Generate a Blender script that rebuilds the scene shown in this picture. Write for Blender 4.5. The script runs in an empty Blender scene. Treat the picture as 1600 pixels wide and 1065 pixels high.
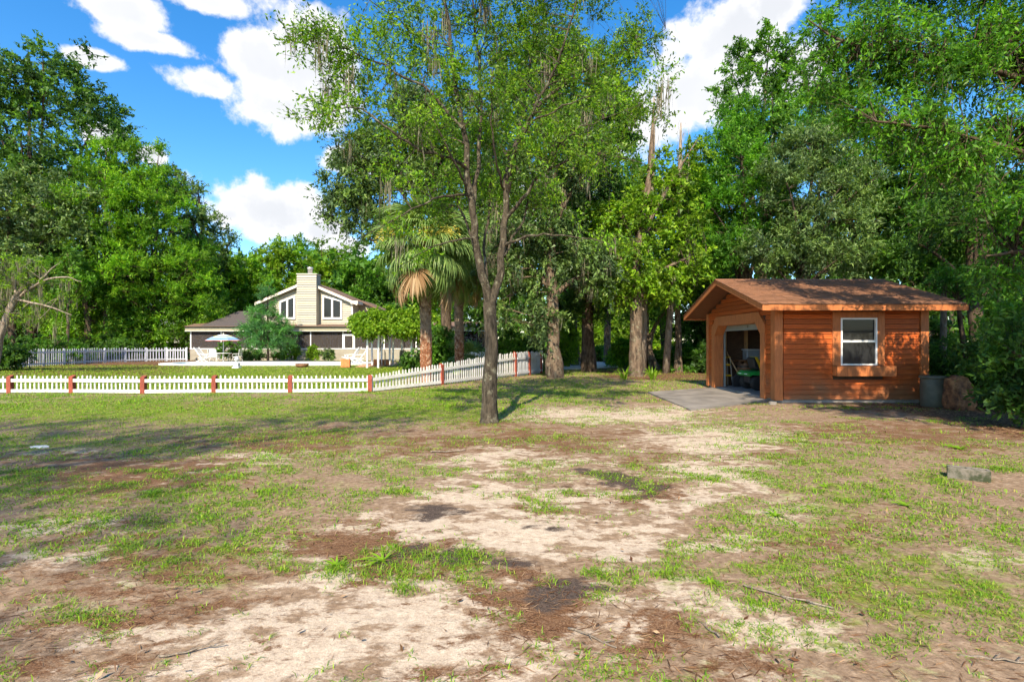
import bpy, math, random
import numpy as np
from mathutils import Vector

# ------------------------------------------------------------------ camera, sky, sun
sc = bpy.context.scene
COL = sc.collection
F = 800.0; CX = 800.0; HY = 535.0; CAMZ = 1.6          # photograph: focal px, centre, horizon row, eye height
cam_d = bpy.data.cameras.new('camera'); cam = bpy.data.objects.new('camera', cam_d); COL.objects.link(cam)
cam_d.sensor_width = 36; cam_d.lens = 18.0; cam_d.clip_start = 0.05; cam_d.clip_end = 3000
cam_d.shift_y = (HY - 532.5) / 1600
cam.location = (0, 0, CAMZ); cam.rotation_euler = (math.radians(90), 0, 0)
sc.camera = cam
SUN_EL, SUN_AZ = 41.0, 191.0        # azimuth clockwise from +Y
el, az = math.radians(SUN_EL), math.radians(SUN_AZ)
sun_dir = Vector((math.sin(az) * math.cos(el), math.cos(az) * math.cos(el), math.sin(el)))
sl = bpy.data.lights.new('sun', 'SUN'); sl.energy = 4.4; sl.angle = math.radians(0.55); sl.color = (1.0, 0.87, 0.67)
so = bpy.data.objects.new('sun', sl); COL.objects.link(so); so.location = (0, 0, 40)
so.rotation_euler = sun_dir.to_track_quat('Z', 'Y').to_euler()
sc.view_settings.view_transform = 'Standard'; sc.view_settings.look = 'None'
sc.view_settings.exposure = 1.15; sc.view_settings.gamma = 1.0
try:
    c = sc.cycles
    c.use_denoising = True; c.denoiser = 'OPENIMAGEDENOISE'; c.denoising_input_passes = 'RGB_ALBEDO_NORMAL'
    c.use_adaptive_sampling = True; c.adaptive_threshold = 0.03; c.max_bounces = 7; c.diffuse_bounces = 5; c.transmission_bounces = 4; c.transparent_max_bounces = 8; c.glossy_bounces = 3
    c.sample_clamp_indirect = 6.0
except Exception:
    pass

def nrm(v):
    v = np.asarray(v, float); return v / np.linalg.norm(v)
def pdir(px, py):
    return nrm(((px - CX) / F, 1.0, (HY - py) / F))

world = bpy.data.worlds.new('World'); sc.world = world; world.use_nodes = True
wt = world.node_tree; wt.nodes.clear()
def build_world():
    N, L = wt.nodes, wt.links
    out = N.new('ShaderNodeOutputWorld'); bg = N.new('ShaderNodeBackground'); L.new(bg.outputs[0], out.inputs[0])
    sky = N.new('ShaderNodeTexSky'); sky.sky_type = 'NISHITA'; sky.sun_disc = False
    sky.sun_elevation = el; sky.sun_rotation = az; sky.air_density = 1.0; sky.dust_density = 0.4; sky.ozone_density = 2.6
    hsv = N.new('ShaderNodeHueSaturation'); hsv.inputs['Saturation'].default_value = 1.36; hsv.inputs['Value'].default_value = 1.0
    L.new(sky.outputs[0], hsv.inputs['Color'])
    tc = N.new('ShaderNodeTexCoord')
    nrmz = N.new('ShaderNodeVectorMath'); nrmz.operation = 'NORMALIZE'; L.new(tc.outputs['Generated'], nrmz.inputs[0])
    V = nrmz.outputs[0]
    def math_(op, a, b=None, clamp=False):
        m = N.new('ShaderNodeMath'); m.operation = op; m.use_clamp = clamp
        for i, x in enumerate((a, b)):
            if x is None: continue
            if isinstance(x, (int, float)): m.inputs[i].default_value = x
            else: L.new(x, m.inputs[i])
        return m.outputs[0]
    def noise(scale, detail, rough, src=None, off=(0, 0, 0)):
        mp = N.new('ShaderNodeMapping'); mp.inputs['Location'].default_value = off
        L.new(src or V, mp.inputs[0])
        n = N.new('ShaderNodeTexNoise'); n.inputs['Scale'].default_value = scale; n.inputs['Detail'].default_value = detail
        n.inputs['Roughness'].default_value = rough; L.new(mp.outputs[0], n.inputs['Vector']); return n.outputs['Fac']
    blobs = [(485, 100, 100, 92), (410, 95, 66, 58), (315, 130, 72, 26), (435, 168, 105, 50), (520, 150, 60, 70),
             (195, 18, 76, 32), (240, 64, 78, 18), (145, 92, 46, 14), (320, 2, 70, 20),
             (425, 328, 100, 58), (505, 358, 48, 26), (545, 388, 56, 22), (360, 335, 30, 14),
             (545, 256, 56, 26), (650, 275, 60, 34), (235, 243, 24, 13), (165, 215, 30, 20),
             (1160, 55, 110, 55), (1210, 5, 70, 60), (1080, 145, 90, 60), (1010, 190, 80, 60), (850, 330, 120, 60), (1230, 120, 80, 50)]
    field = None; shade = None
    for (px, py, rx, ry) in blobs:
        d = pdir(px, py); k = np.linalg.norm(((px - CX) / F, 1.0, (HY - py) / F))
        sub = N.new('ShaderNodeVectorMath'); sub.operation = 'SUBTRACT'; L.new(V, sub.inputs[0]); sub.inputs[1].default_value = tuple(d)
        mul = N.new('ShaderNodeVectorMath'); mul.operation = 'MULTIPLY'; L.new(sub.outputs[0], mul.inputs[0])
        sx = F * k / rx; sz = F * k / ry; mul.inputs[1].default_value = (sx, sx, sz)
        ln = N.new('ShaderNodeVectorMath'); ln.operation = 'LENGTH'; L.new(mul.outputs[0], ln.inputs[0])
        f = math_('SUBTRACT', 1.04, ln.outputs['Value'])
        field = f if field is None else math_('MAXIMUM', field, f)
    # the same kind of scattered cumulus carries on round the rest of the sky
    gen = math_('MULTIPLY', math_('SUBTRACT', noise(2.6, 3, 0.5, off=(3.1, 7.7, 1.3)), 0.575), 6.0)
    sep = N.new('ShaderNodeSeparateXYZ'); L.new(V, sep.inputs[0])
    ahead = math_('MULTIPLY', math_('SUBTRACT', sep.outputs['Y'], 0.45), 8.0, True)
    gen = math_('SUBTRACT', gen, math_('MULTIPLY', ahead, 2.0))
    field = math_('MAXIMUM', math_('MAXIMUM', field, gen), -1.0)
    n1 = noise(9.0, 7, 0.6); n2 = noise(26.0, 5, 0.62, off=(1, 2, 3))
    dn = math_('ADD', field, math_('MULTIPLY', math_('SUBTRACT', n1, 0.5), 2.0))
    dn = math_('ADD', dn, math_('MULTIPLY', math_('SUBTRACT', n2, 0.5), 1.0))
    ss = N.new('ShaderNodeMapRange'); ss.interpolation_type = 'SMOOTHSTEP'; L.new(dn, ss.inputs[0])
    ss.inputs[1].default_value = 0.02; ss.inputs[2].default_value = 0.45
    # thick cores are greyer than the rims
    thick = N.new('ShaderNodeMapRange'); thick.interpolation_type = 'SMOOTHSTEP'; L.new(dn, thick.inputs[0])
    thick.inputs[1].default_value = 0.25; thick.inputs[2].default_value = 0.95
    n3 = noise(7.0, 4, 0.5, off=(5, 5, 5.4))
    tk = math_('MULTIPLY', thick.outputs[0], math_('MULTIPLY', n3, 1.5), True)
    cc = N.new('ShaderNodeMix'); cc.data_type = 'RGBA'; L.new(tk, cc.inputs['Factor'])
    cc.inputs[6].default_value = (4.1, 4.1, 4.15, 1); cc.inputs[7].default_value = (3.15, 3.25, 3.45, 1)
    mx = N.new('ShaderNodeMix'); mx.data_type = 'RGBA'; L.new(ss.outputs[0], mx.inputs['Factor'])
    L.new(hsv.outputs[0], mx.inputs[6]); L.new(cc.outputs[2], mx.inputs[7])
    L.new(mx.outputs[2], bg.inputs['Color']); bg.inputs['Strength'].default_value = 0.125
build_world()

# ------------------------------------------------------------------ helpers
def P(px, py, D): return np.array(((px - CX) / F * D, D, CAMZ + (HY - py) / F * D))
def G(px, py):
    D = CAMZ * F / (py - HY); return np.array(((px - CX) / F * D, D, 0.0))
RNG = np.random.default_rng(11)

def vnoise(x, y, seed=0):
    xi = np.floor(x).astype(np.int64); yi = np.floor(y).astype(np.int64)
    fx = x - xi; fy = y - yi; fx = fx * fx * (3 - 2 * fx); fy = fy * fy * (3 - 2 * fy)
    def h(a, b):
        n = (a * 374761393 + b * 668265263 + seed * 974634777) & 0xffffffff
        n = ((n ^ (n >> 13)) * 1274126177) & 0xffffffff
        return ((n ^ (n >> 16)) & 0xffff) / 65535.0
    return (h(xi, yi) * (1 - fx) + h(xi + 1, yi) * fx) * (1 - fy) + (h(xi, yi + 1) * (1 - fx) + h(xi + 1, yi + 1) * fx) * fy
def fbm(x, y, seed=0, o=4):
    a = 0.5; s = 0; t = 0
    for i in range(o):
        s = s + a * vnoise(x * 2 ** i, y * 2 ** i, seed + i * 17); t += a; a *= 0.55
    return s / t

def new_mesh(name, v, f, smooth=False):
    """v (n,3) array, f (m,k) int array or list of lists"""
    me = bpy.data.meshes.new(name)
    v = np.asarray(v, np.float32)
    if isinstance(f, np.ndarray):
        m, k = f.shape
        me.vertices.add(len(v)); me.vertices.foreach_set('co', v.ravel())
        me.loops.add(m * k); me.loops.foreach_set('vertex_index', f.astype(np.int32).ravel())
        me.polygons.add(m); me.polygons.foreach_set('loop_start', np.arange(0, m * k, k, dtype=np.int32))
        me.polygons.foreach_set('loop_total', np.full(m, k, np.int32))
        me.update(calc_edges=True)
    else:
        me.from_pydata(v.tolist(), [], f); me.update()
    if smooth: me.polygons.foreach_set('use_smooth', np.ones(len(me.polygons), bool))
    return me
def add(name, me, mat=None, parent=None, loc=None, rot=None, scale=None):
    if mat is not None and not me.materials: me.materials.append(mat)
    o = bpy.data.objects.new(name, me); COL.objects.link(o)
    if parent is not None: o.parent = parent
    if loc is not None: o.location = loc
    if rot is not None: o.rotation_euler = rot
    if scale is not None: o.scale = scale
    return o
def tag(o, label=None, cat=None, group=None, kind=None):
    if label: o['label'] = label
    if cat: o['category'] = cat
    if group: o['group'] = group
    if kind: o['kind'] = kind
    return o
def thing(name, label, cat, loc=(0, 0, 0), rz=0, group=None):
    o = bpy.data.objects.new(name, None); COL.objects.link(o); o.empty_display_size = 0.2
    o.location = tuple(loc); o.rotation_euler = (0, 0, rz)
    return tag(o, label, cat, group)
def copy_tree(o, parent=None):
    c = o.copy(); COL.objects.link(c); c.parent = parent
    for ch in list(o.children): copy_tree(ch, c)
    return c

class MB:
    def __init__(s): s.v = []; s.f = []
    def add(s, vs, fs):
        n = len(s.v); s.v += [tuple(map(float, p)) for p in vs]; s.f += [[i + n for i in q] for q in fs]; return s
    def box(s, x0, x1, y0, y1, z0, z1):
        return s.add([(x0, y0, z0), (x1, y0, z0), (x1, y1, z0), (x0, y1, z0), (x0, y0, z1), (x1, y0, z1), (x1, y1, z1), (x0, y1, z1)],
                     [(0, 3, 2, 1), (4, 5, 6, 7), (0, 1, 5, 4), (1, 2, 6, 5), (2, 3, 7, 6), (3, 0, 4, 7)])
    def prism(s, poly, a, b):
        """poly: list of 3D points, extruded by vector from offset a to offset b"""
        n = len(poly); a = np.array(a, float); b = np.array(b, float)
        vs = [np.array(p) + a for p in poly] + [np.array(p) + b for p in poly]
        fs = [list(range(n))[::-1], list(range(n, 2 * n))] + [(i, (i + 1) % n, n + (i + 1) % n, n + i) for i in range(n)]
        return s.add(vs, fs)
    def beam(s, p, q, w, h, up=(0, 0, 1)):
        p = np.array(p, float); q = np.array(q, float); d = nrm(q - p); u = np.array(up, float)
        if abs(d @ u) > 0.95: u = np.array((1., 0, 0))
        x = nrm(np.cross(d, u)); y = np.cross(x, d)
        poly = [p + x * w / 2 + y * h / 2, p - x * w / 2 + y * h / 2, p - x * w / 2 - y * h / 2, p + x * w / 2 - y * h / 2]
        return s.prism(poly, (0, 0, 0), q - p)
    def tube(s, pts, r, n=8, cap=True):
        v, f = tube_arrays(np.array(pts, float), np.broadcast_to(np.array(r, float), (len(pts),)), n)
        f = f.tolist()
        if cap: f += [list(range(n))[::-1], list(range((len(pts) - 1) * n, len(pts) * n))]
        return s.add(v, f)
    def lathe(s, prof, n=16, c=(0, 0, 0)):
        a = np.arange(n) * 2 * np.pi / n; vs = []; fs = []
        for (r, z) in prof:
            vs += [(c[0] + r * math.cos(t), c[1] + r * math.sin(t), c[2] + z) for t in a]
        for i in range(len(prof) - 1):
            for j in range(n):
                k = (j + 1) % n; fs.append((i * n + j, i * n + k, (i + 1) * n + k, (i + 1) * n + j))
        fs.append(list(range(n))[::-1]); m = (len(prof) - 1) * n; fs.append(list(range(m, m + n)))
        return s.add(vs, fs)
    def build(s, name, mat, parent=None, smooth=False, bevel=0):
        me = new_mesh(name, s.v, s.f, smooth)
        o = add(name, me, mat, parent)
        if bevel:
            b = o.modifiers.new('bevel', 'BEVEL'); b.width = bevel; b.segments = 2; b.limit_method = 'ANGLE'
        return o

def tube_arrays(pts, rad, n):
    m = len(pts); t = np.gradient(pts, axis=0); t /= np.linalg.norm(t, axis=1)[:, None] + 1e-9
    ref = np.array((0.31, 0.17, 0.93)) if abs(t.mean(0)[2]) < 0.8 * np.linalg.norm(t.mean(0)) + 1e-9 else np.array((1., 0.13, 0.07))
    x = np.cross(t, ref); x /= np.linalg.norm(x, axis=1)[:, None] + 1e-9; y = np.cross(t, x)
    a = np.arange(n) * 2 * np.pi / n
    v = pts[:, None] + rad[:, None, None] * (np.cos(a)[None, :, None] * x[:, None] + np.sin(a)[None, :, None] * y[:, None])
    i = np.arange(m - 1)[:, None] * n; j = np.arange(n)[None]; k = (j + 1) % n
    f = np.stack([i + j, i + k, i + n + k, i + n + j], -1).reshape(-1, 4)
    return v.reshape(-1, 3), f
def merge(parts):
    vs, fs, n = [], [], 0
    for v, f in parts:
        vs.append(v); fs.append(f + n); n += len(v)
    return np.concatenate(vs), np.concatenate(fs)

# ------------------------------------------------------------------ materials
def mk(name, setup):
    m = bpy.data.materials.new(name); m.use_nodes = True
    nt = m.node_tree; b = nt.nodes['Principled BSDF']; setup(nt, b); return m
def nn(nt, t, **kw):
    n = nt.nodes.new(t)
    for k, v in kw.items(): n.inputs[k].default_value = v
    return n
def ramp(nt, fac, stops):
    r = nt.nodes.new('ShaderNodeValToRGB'); e = r.color_ramp.elements
    while len(e) < len(stops): e.new(0.5)
    for x, (p, c) in zip(e, stops): x.position = p; x.color = (*c, 1)
    nt.links.new(fac, r.inputs[0]); return r.outputs[0]
def coords(nt, scale=(1, 1, 1)):
    t = nt.nodes.new('ShaderNodeTexCoord'); mp = nt.nodes.new('ShaderNodeMapping'); mp.inputs['Scale'].default_value = scale
    nt.links.new(t.outputs['Object'], mp.inputs[0]); return mp.outputs[0]
def noise_(nt, vec, scale, detail=5, rough=0.55):
    n = nn(nt, 'ShaderNodeTexNoise', Scale=scale, Detail=detail, Roughness=rough); nt.links.new(vec, n.inputs['Vector']); return n.outputs['Fac']
def bump_(nt, b, h, strength=0.3, dist=0.02):
    n = nn(nt, 'ShaderNodeBump', Strength=strength, Distance=dist); nt.links.new(h, n.inputs['Height']); nt.links.new(n.outputs[0], b.inputs['Normal'])
def mix_(nt, f, a, b, mode='MIX'):
    m = nt.nodes.new('ShaderNodeMix'); m.data_type = 'RGBA'; m.blend_type = mode
    for i, x in ((0, f), (6, a), (7, b)):
        if isinstance(x, (int, float)): m.inputs[i].default_value = x
        elif isinstance(x, tuple): m.inputs[i].default_value = (*x, 1)
        else: nt.links.new(x, m.inputs[i])
    return m.outputs[2]
def plain(name, c, rough=0.6, var=0.25, scale=6, stretch=(1, 1, 1), bump=0.15, metal=0, spec=0.4, objvar=0.0):
    def s(nt, b):
        v = coords(nt, stretch); n = noise_(nt, v, scale)
        lo = tuple(x * (1 - var) for x in c); hi = tuple(min(1, x * (1 + var)) for x in c)
        col = ramp(nt, n, [(0.3, lo), (0.7, hi)])
        if objvar:
            oi = nt.nodes.new('ShaderNodeObjectInfo')
            r = ramp(nt, oi.outputs['Random'], [(0, (1 - objvar,) * 3), (1, (1 + objvar * 0.6,) * 3)])
            col = mix_(nt, 1.0, col, r, 'MULTIPLY')
        nt.links.new(col, b.inputs['Base Color']); b.inputs['Roughness'].default_value = rough; b.inputs['Metallic'].default_value = metal
        b.inputs['Specular IOR Level'].default_value = spec
        if bump: bump_(nt, b, n, bump)
    return mk(name, s)
def leafmat(name, stops, trans=0.35, gloss=0.25, rough=0.45):
    def s(nt, b):
        g = nt.nodes.new('ShaderNodeNewGeometry')
        col = ramp(nt, g.outputs['Random Per Island'], stops)
        at = nt.nodes.new('ShaderNodeAttribute'); at.attribute_name = 'tint'
        ma = nt.nodes.new('ShaderNodeMath'); ma.operation = 'MULTIPLY_ADD'; nt.links.new(at.outputs['Fac'], ma.inputs[0]); ma.inputs[1].default_value = 1.0; ma.inputs[2].default_value = 1.0
        cx = nt.nodes.new('ShaderNodeCombineColor'); nt.links.new(ma.outputs[0], cx.inputs[0]); nt.links.new(ma.outputs[0], cx.inputs[1]); cx.inputs[2].default_value = 1.0
        col = mix_(nt, 1.0, col, cx.outputs[0], 'MULTIPLY')
        nt.links.new(col, b.inputs['Base Color']); b.inputs['Roughness'].default_value = rough; b.inputs['Specular IOR Level'].default_value = gloss
        tr = nt.nodes.new('ShaderNodeBsdfTranslucent'); br = mix_(nt, 1.0, col, (1.5, 1.5, 0.7), 'MULTIPLY'); nt.links.new(br, tr.inputs[0])
        mx = nt.nodes.new('ShaderNodeMixShader'); mx.inputs[0].default_value = trans
        nt.links.new(b.outputs[0], mx.inputs[1]); nt.links.new(tr.outputs[0], mx.inputs[2])
        nt.links.new(mx.outputs[0], nt.nodes['Material Output'].inputs[0])
    return mk(name, s)
def barkmat(name, dark, light, lichen=None, scale=9):
    def s(nt, b):
        v = coords(nt, (1, 1, 0.28)); n = noise_(nt, v, scale, 8, 0.65)
        col = ramp(nt, n, [(0.36, dark), (0.62, light)])
        if lichen:
            n2 = noise_(nt, coords(nt), 5.5, 6, 0.7)
            f = ramp(nt, n2, [(0.54, (0, 0, 0)), (0.66, (1, 1, 1))]); col = mix_(nt, f, col, lichen)
        nt.links.new(col, b.inputs['Base Color']); b.inputs['Roughness'].default_value = 0.9; b.inputs['Specular IOR Level'].default_value = 0.15
        bump_(nt, b, n, 1.0, 0.07)
    return mk(name, s)
M = {}
M['leaf_main'] = leafmat('leaf_main', [(0, (0.06, 0.16, 0.012)), (0.5, (0.135, 0.29, 0.02)), (1, (0.26, 0.4, 0.03))], 0.45)
M['leaf_lime'] = leafmat('leaf_lime', [(0, (0.065, 0.18, 0.012)), (0.5, (0.13, 0.3, 0.016)), (1, (0.25, 0.42, 0.03))], 0.45)
M['leaf_mid'] = leafmat('leaf_mid', [(0, (0.045, 0.13, 0.014)), (0.5, (0.085, 0.215, 0.02)), (1, (0.165, 0.33, 0.035))], 0.45)
M['leaf_dark'] = leafmat('leaf_dark', [(0, (0.034, 0.095, 0.016)), (0.5, (0.065, 0.15, 0.024)), (1, (0.12, 0.24, 0.04))], 0.45)
M['leaf_grey'] = leafmat('leaf_grey', [(0, (0.055, 0.11, 0.03)), (0.5, (0.11, 0.19, 0.05)), (1, (0.2, 0.29, 0.085))], 0.3)
M['leaf_blue'] = leafmat('leaf_blue', [(0, (0.04, 0.14, 0.03)), (0.5, (0.08, 0.24, 0.05)), (1, (0.15, 0.34, 0.08))], 0.3)
M['leaf_near'] = leafmat('leaf_near', [(0, (0.045, 0.15, 0.014)), (0.5, (0.085, 0.24, 0.02)), (1, (0.17, 0.36, 0.03))], 0.45)
M['leaf_vine'] = leafmat('leaf_vine', [(0, (0.09, 0.2, 0.012)), (0.5, (0.16, 0.3, 0.016)), (1, (0.27, 0.4, 0.03))], 0.4)
M['grass'] = leafmat('grass', [(0, (0.07, 0.17, 0.01)), (0.5, (0.16, 0.31, 0.014)), (0.92, (0.26, 0.4, 0.02)), (1, (0.42, 0.35, 0.1))], 0.3)
M['lawn'] = leafmat('lawn', [(0, (0.11, 0.21, 0.016)), (0.6, (0.2, 0.32, 0.02)), (1, (0.32, 0.38, 0.05))], 0.3)
M['moss'] = leafmat('moss', [(0, (0.11, 0.105, 0.07)), (0.5, (0.19, 0.175, 0.12)), (1, (0.28, 0.26, 0.19))], 0.3, 0.1)
M['frond'] = leafmat('frond', [(0, (0.11, 0.19, 0.05)), (0.5, (0.17, 0.27, 0.075)), (1, (0.27, 0.36, 0.11))], 0.3)
M['frond_dead'] = leafmat('frond_dead', [(0, (0.19, 0.11, 0.055)), (0.5, (0.3, 0.19, 0.1)), (1, (0.42, 0.31, 0.18))], 0.3, 0.1)
M['palm_flower'] = leafmat('palm_flower', [(0, (0.5, 0.42, 0.06)), (1, (0.7, 0.6, 0.16))], 0.3, 0.1)
M['litter'] = leafmat('litter', [(0, (0.07, 0.03, 0.015)), (0.5, (0.16, 0.075, 0.035)), (0.85, (0.28, 0.16, 0.08)), (1, (0.42, 0.28, 0.17))], 0.12, 0.15)
M['bark'] = barkmat('bark', (0.03, 0.021, 0.015), (0.13, 0.095, 0.066))
M['bark_main'] = barkmat('bark_main', (0.03, 0.025, 0.018), (0.11, 0.09, 0.064), (0.21, 0.2, 0.14), 18)
M['bark_pale'] = barkmat('bark_pale', (0.05, 0.035, 0.025), (0.2, 0.145, 0.1), (0.21, 0.2, 0.14))
M['bark_snag'] = barkmat('bark_snag', (0.13, 0.1, 0.075), (0.36, 0.3, 0.235))
def s_board(nt, b):
    v = coords(nt, (0.5, 6, 6)); n = noise_(nt, v, 5); col = ramp(nt, n, [(0.3, (0.31, 0.055, 0.008)), (0.7, (0.55, 0.12, 0.016))])
    oi = nt.nodes.new('ShaderNodeObjectInfo'); col = mix_(nt, 1.0, col, ramp(nt, oi.outputs['Random'], [(0, (.74, .78, .85)), (1, (1.15, 1.12, 1.1))]), 'MULTIPLY')
    g = nt.nodes.new('ShaderNodeNewGeometry'); n2 = nn(nt, 'ShaderNodeTexNoise', Scale=1.6, Detail=6); nt.links.new(g.outputs['Position'], n2.inputs['Vector'])
    sp = nt.nodes.new('ShaderNodeSeparateXYZ'); nt.links.new(g.outputs['Position'], sp.inputs[0])      # splash-back and fading low on the wall
    m = nt.nodes.new('ShaderNodeMath'); m.operation = 'MULTIPLY_ADD'; nt.links.new(n2.outputs['Fac'], m.inputs[0]); m.inputs[1].default_value = -1.8; nt.links.new(sp.outputs['Z'], m.inputs[2])
    r = nt.nodes.new('ShaderNodeMapRange'); nt.links.new(m.outputs[0], r.inputs[0]); r.inputs[1].default_value = -.2; r.inputs[2].default_value = -.85
    col = mix_(nt, r.outputs[0], col, (0.25, 0.1, 0.04)); nt.links.new(col, b.inputs['Base Color']); b.inputs['Roughness'].default_value = .6; b.inputs['Specular IOR Level'].default_value = .3; bump_(nt, b, n, .25)
M['shed_board'] = mk('shed_board', s_board)
M['shed_trim'] = plain('shed_trim', (0.43, 0.14, 0.042), 0.6, 0.2, 7, (4, 4, 0.6), 0.2)
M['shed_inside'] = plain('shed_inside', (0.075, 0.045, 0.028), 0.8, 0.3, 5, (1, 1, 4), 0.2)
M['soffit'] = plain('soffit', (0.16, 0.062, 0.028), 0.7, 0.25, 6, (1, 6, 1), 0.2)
M['white'] = plain('white', (0.78, 0.78, 0.76), 0.5, 0.06, 8, bump=0.05)
M['fence_white'] = plain('fence_white', (0.68, 0.67, 0.63), 0.6, 0.14, 5, (1, 1, 1), 0.15, objvar=0.16)
M['white_dull'] = plain('white_dull', (0.5, 0.52, 0.55), 0.6, 0.15, 5, bump=0.1)
M['post_red'] = plain('post_red', (0.27, 0.06, 0.035), 0.75, 0.3, 9, (3, 3, 0.6), 0.3, objvar=0.15)
M['concrete'] = plain('concrete', (0.19, 0.17, 0.15), 0.85, 0.35, 1.7, bump=0.25)
M['stucco'] = plain('stucco', (0.3, 0.27, 0.215), 0.85, 0.12, 3, bump=0.2)
M['siding'] = plain('siding', (0.4, 0.365, 0.28), 0.6, 0.06, 4, (0.6, 3, 3), 0.1)
M['siding_trim'] = plain('siding_trim', (0.68, 0.62, 0.53), 0.6, 0.06, 4, bump=0.05)
M['beam'] = plain('beam', (0.3, 0.28, 0.19), 0.7, 0.1, 4)
M['roof_dark'] = plain('roof_dark', (0.075, 0.062, 0.058), 0.9, 0.35, 12, bump=0.3)
M['roof_brown'] = plain('roof_brown', (0.16, 0.1, 0.07), 0.9, 0.3, 12, bump=0.3)
M['dark'] = plain('dark', (0.02, 0.02, 0.022), 0.6, 0.2, 8)
M['rubber'] = plain('rubber', (0.018, 0.018, 0.018), 0.75, 0.2, 20, bump=0.1)
M['green_paint'] = plain('green_paint', (0.02, 0.28, 0.05), 0.3, 0.08, 6, bump=0.0)
M['yellow_paint'] = plain('yellow_paint', (0.72, 0.46, 0.02), 0.4, 0.08, 6, bump=0.0)
M['metal'] = plain('metal', (0.5, 0.5, 0.5), 0.4, 0.1, 8, metal=0.6)
M['steel_grey'] = plain('steel_grey', (0.24, 0.26, 0.25), 0.5, 0.1, 4, bump=0.05)
M['barrel'] = plain('barrel', (0.085, 0.083, 0.06), 0.55, 0.25, 5, bump=0.1)
M['brown_wood'] = plain('brown_wood', (0.2, 0.1, 0.05), 0.7, 0.3, 6, (1, 1, 0.3), 0.3)
M['tool_wood'] = plain('tool_wood', (0.42, 0.26, 0.12), 0.6, 0.2, 8)
M['orange_clay'] = plain('orange_clay', (0.55, 0.2, 0.07), 0.8, 0.2, 6)
M['patio'] = plain('patio', (0.5, 0.27, 0.17), 0.85, 0.25, 8)
M['drive'] = plain('drive', (0.5, 0.45, 0.4), 0.9, 0.2, 3)
M['grey_wood'] = plain('grey_wood', (0.24, 0.22, 0.2), 0.8, 0.25, 6)
M['plastic_bin'] = plain('plastic_bin', (0.24, 0.28, 0.32), 0.45, 0.1, 4)
M['brick_in'] = plain('brick_in', (0.2, 0.075, 0.045), 0.85, 0.3, 5)

def s_rockcover(nt, b):
    v = coords(nt); n = noise_(nt, v, 5, 8, 0.65); n2 = noise_(nt, v, 1.7, 3)
    col = ramp(nt, n, [(0.36, (0.05, 0.02, 0.009)), (0.5, (0.2, 0.08, 0.03)), (0.64, (0.36, 0.18, 0.075))])
    nt.links.new(col, b.inputs['Base Color']); b.inputs['Roughness'].default_value = 0.8; bump_(nt, b, n, 0.7, 0.05)
M['rock_cover'] = mk('rock_cover', s_rockcover)
def s_shingle(base):
    def s(nt, b):
        g = nt.nodes.new('ShaderNodeNewGeometry'); n = noise_(nt, coords(nt), 60, 3)
        col = ramp(nt, g.outputs['Random Per Island'], [(0, tuple(x * 0.75 for x in base)), (1, tuple(x * 1.15 for x in base))])
        col = mix_(nt, 1.0, col, ramp(nt, n, [(0.3, (0.8, 0.8, 0.8)), (0.7, (1.15, 1.15, 1.15))]), 'MULTIPLY')
        nt.links.new(col, b.inputs['Base Color']); b.inputs['Roughness'].default_value = 0.9; bump_(nt, b, n, 0.4, 0.01)
    return s
M['shingle'] = mk('shingle', s_shingle((0.22, 0.1, 0.048)))
def s_glass(nt, b):
    b.inputs['Base Color'].default_value = (0.02, 0.022, 0.024, 1); b.inputs['Roughness'].default_value = 0.08
    b.inputs['Specular IOR Level'].default_value = 0.22
M['glass'] = mk('glass', s_glass)
def s_screen(nt, b):
    b.inputs['Base Color'].default_value = (0.06, 0.05, 0.046, 1); b.inputs['Roughness'].default_value = 0.8
    t = nt.nodes.new('ShaderNodeBsdfTransparent'); mx = nt.nodes.new('ShaderNodeMixShader'); mx.inputs[0].default_value = 0.5
    nt.links.new(b.outputs[0], mx.inputs[1]); nt.links.new(t.outputs[0], mx.inputs[2]); nt.links.new(mx.outputs[0], nt.nodes['Material Output'].inputs[0])
M['screen'] = mk('screen', s_screen)
def s_water(nt, b):
    b.inputs['Base Color'].default_value = (0.05, 0.28, 0.42, 1); b.inputs['Roughness'].default_value = 0.06
    bump_(nt, b, noise_(nt, coords(nt), 4, 2), 0.15, 0.02)
M['water'] = mk('water', s_water)
def s_umbrella(nt, b):
    t = nt.nodes.new('ShaderNodeTexCoord'); sp = nt.nodes.new('ShaderNodeSeparateXYZ'); nt.links.new(t.outputs['Object'], sp.inputs[0])
    v = nt.nodes.new('ShaderNodeMapRange'); nt.links.new(sp.outputs['Z'], v.inputs[0]); v.inputs[1].default_value = 1.72; v.inputs[2].default_value = 2.27
    r = nt.nodes.new('ShaderNodeValToRGB'); r.color_ramp.interpolation = 'CONSTANT'
    st = [(0, (0.5, 0.16, 0.14)), (0.09, (0.5, 0.5, 0.58)), (0.16, (0.08, 0.24, 0.5)), (0.34, (0.35, 0.48, 0.62)), (0.5, (0.1, 0.26, 0.48)), (0.6, (0.6, 0.57, 0.28)), (0.78, (0.4, 0.5, 0.6)), (0.9, (0.62, 0.6, 0.42))]
    e = r.color_ramp.elements
    while len(e) < len(st): e.new(0.5)
    for x, (p, c) in zip(e, st): x.position = p; x.color = (*c, 1)
    nt.links.new(v.outputs[0], r.inputs[0]); nt.links.new(r.outputs[0], b.inputs['Base Color']); b.inputs['Roughness'].default_value = 0.8
M['umbrella'] = mk('umbrella', s_umbrella)
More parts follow.
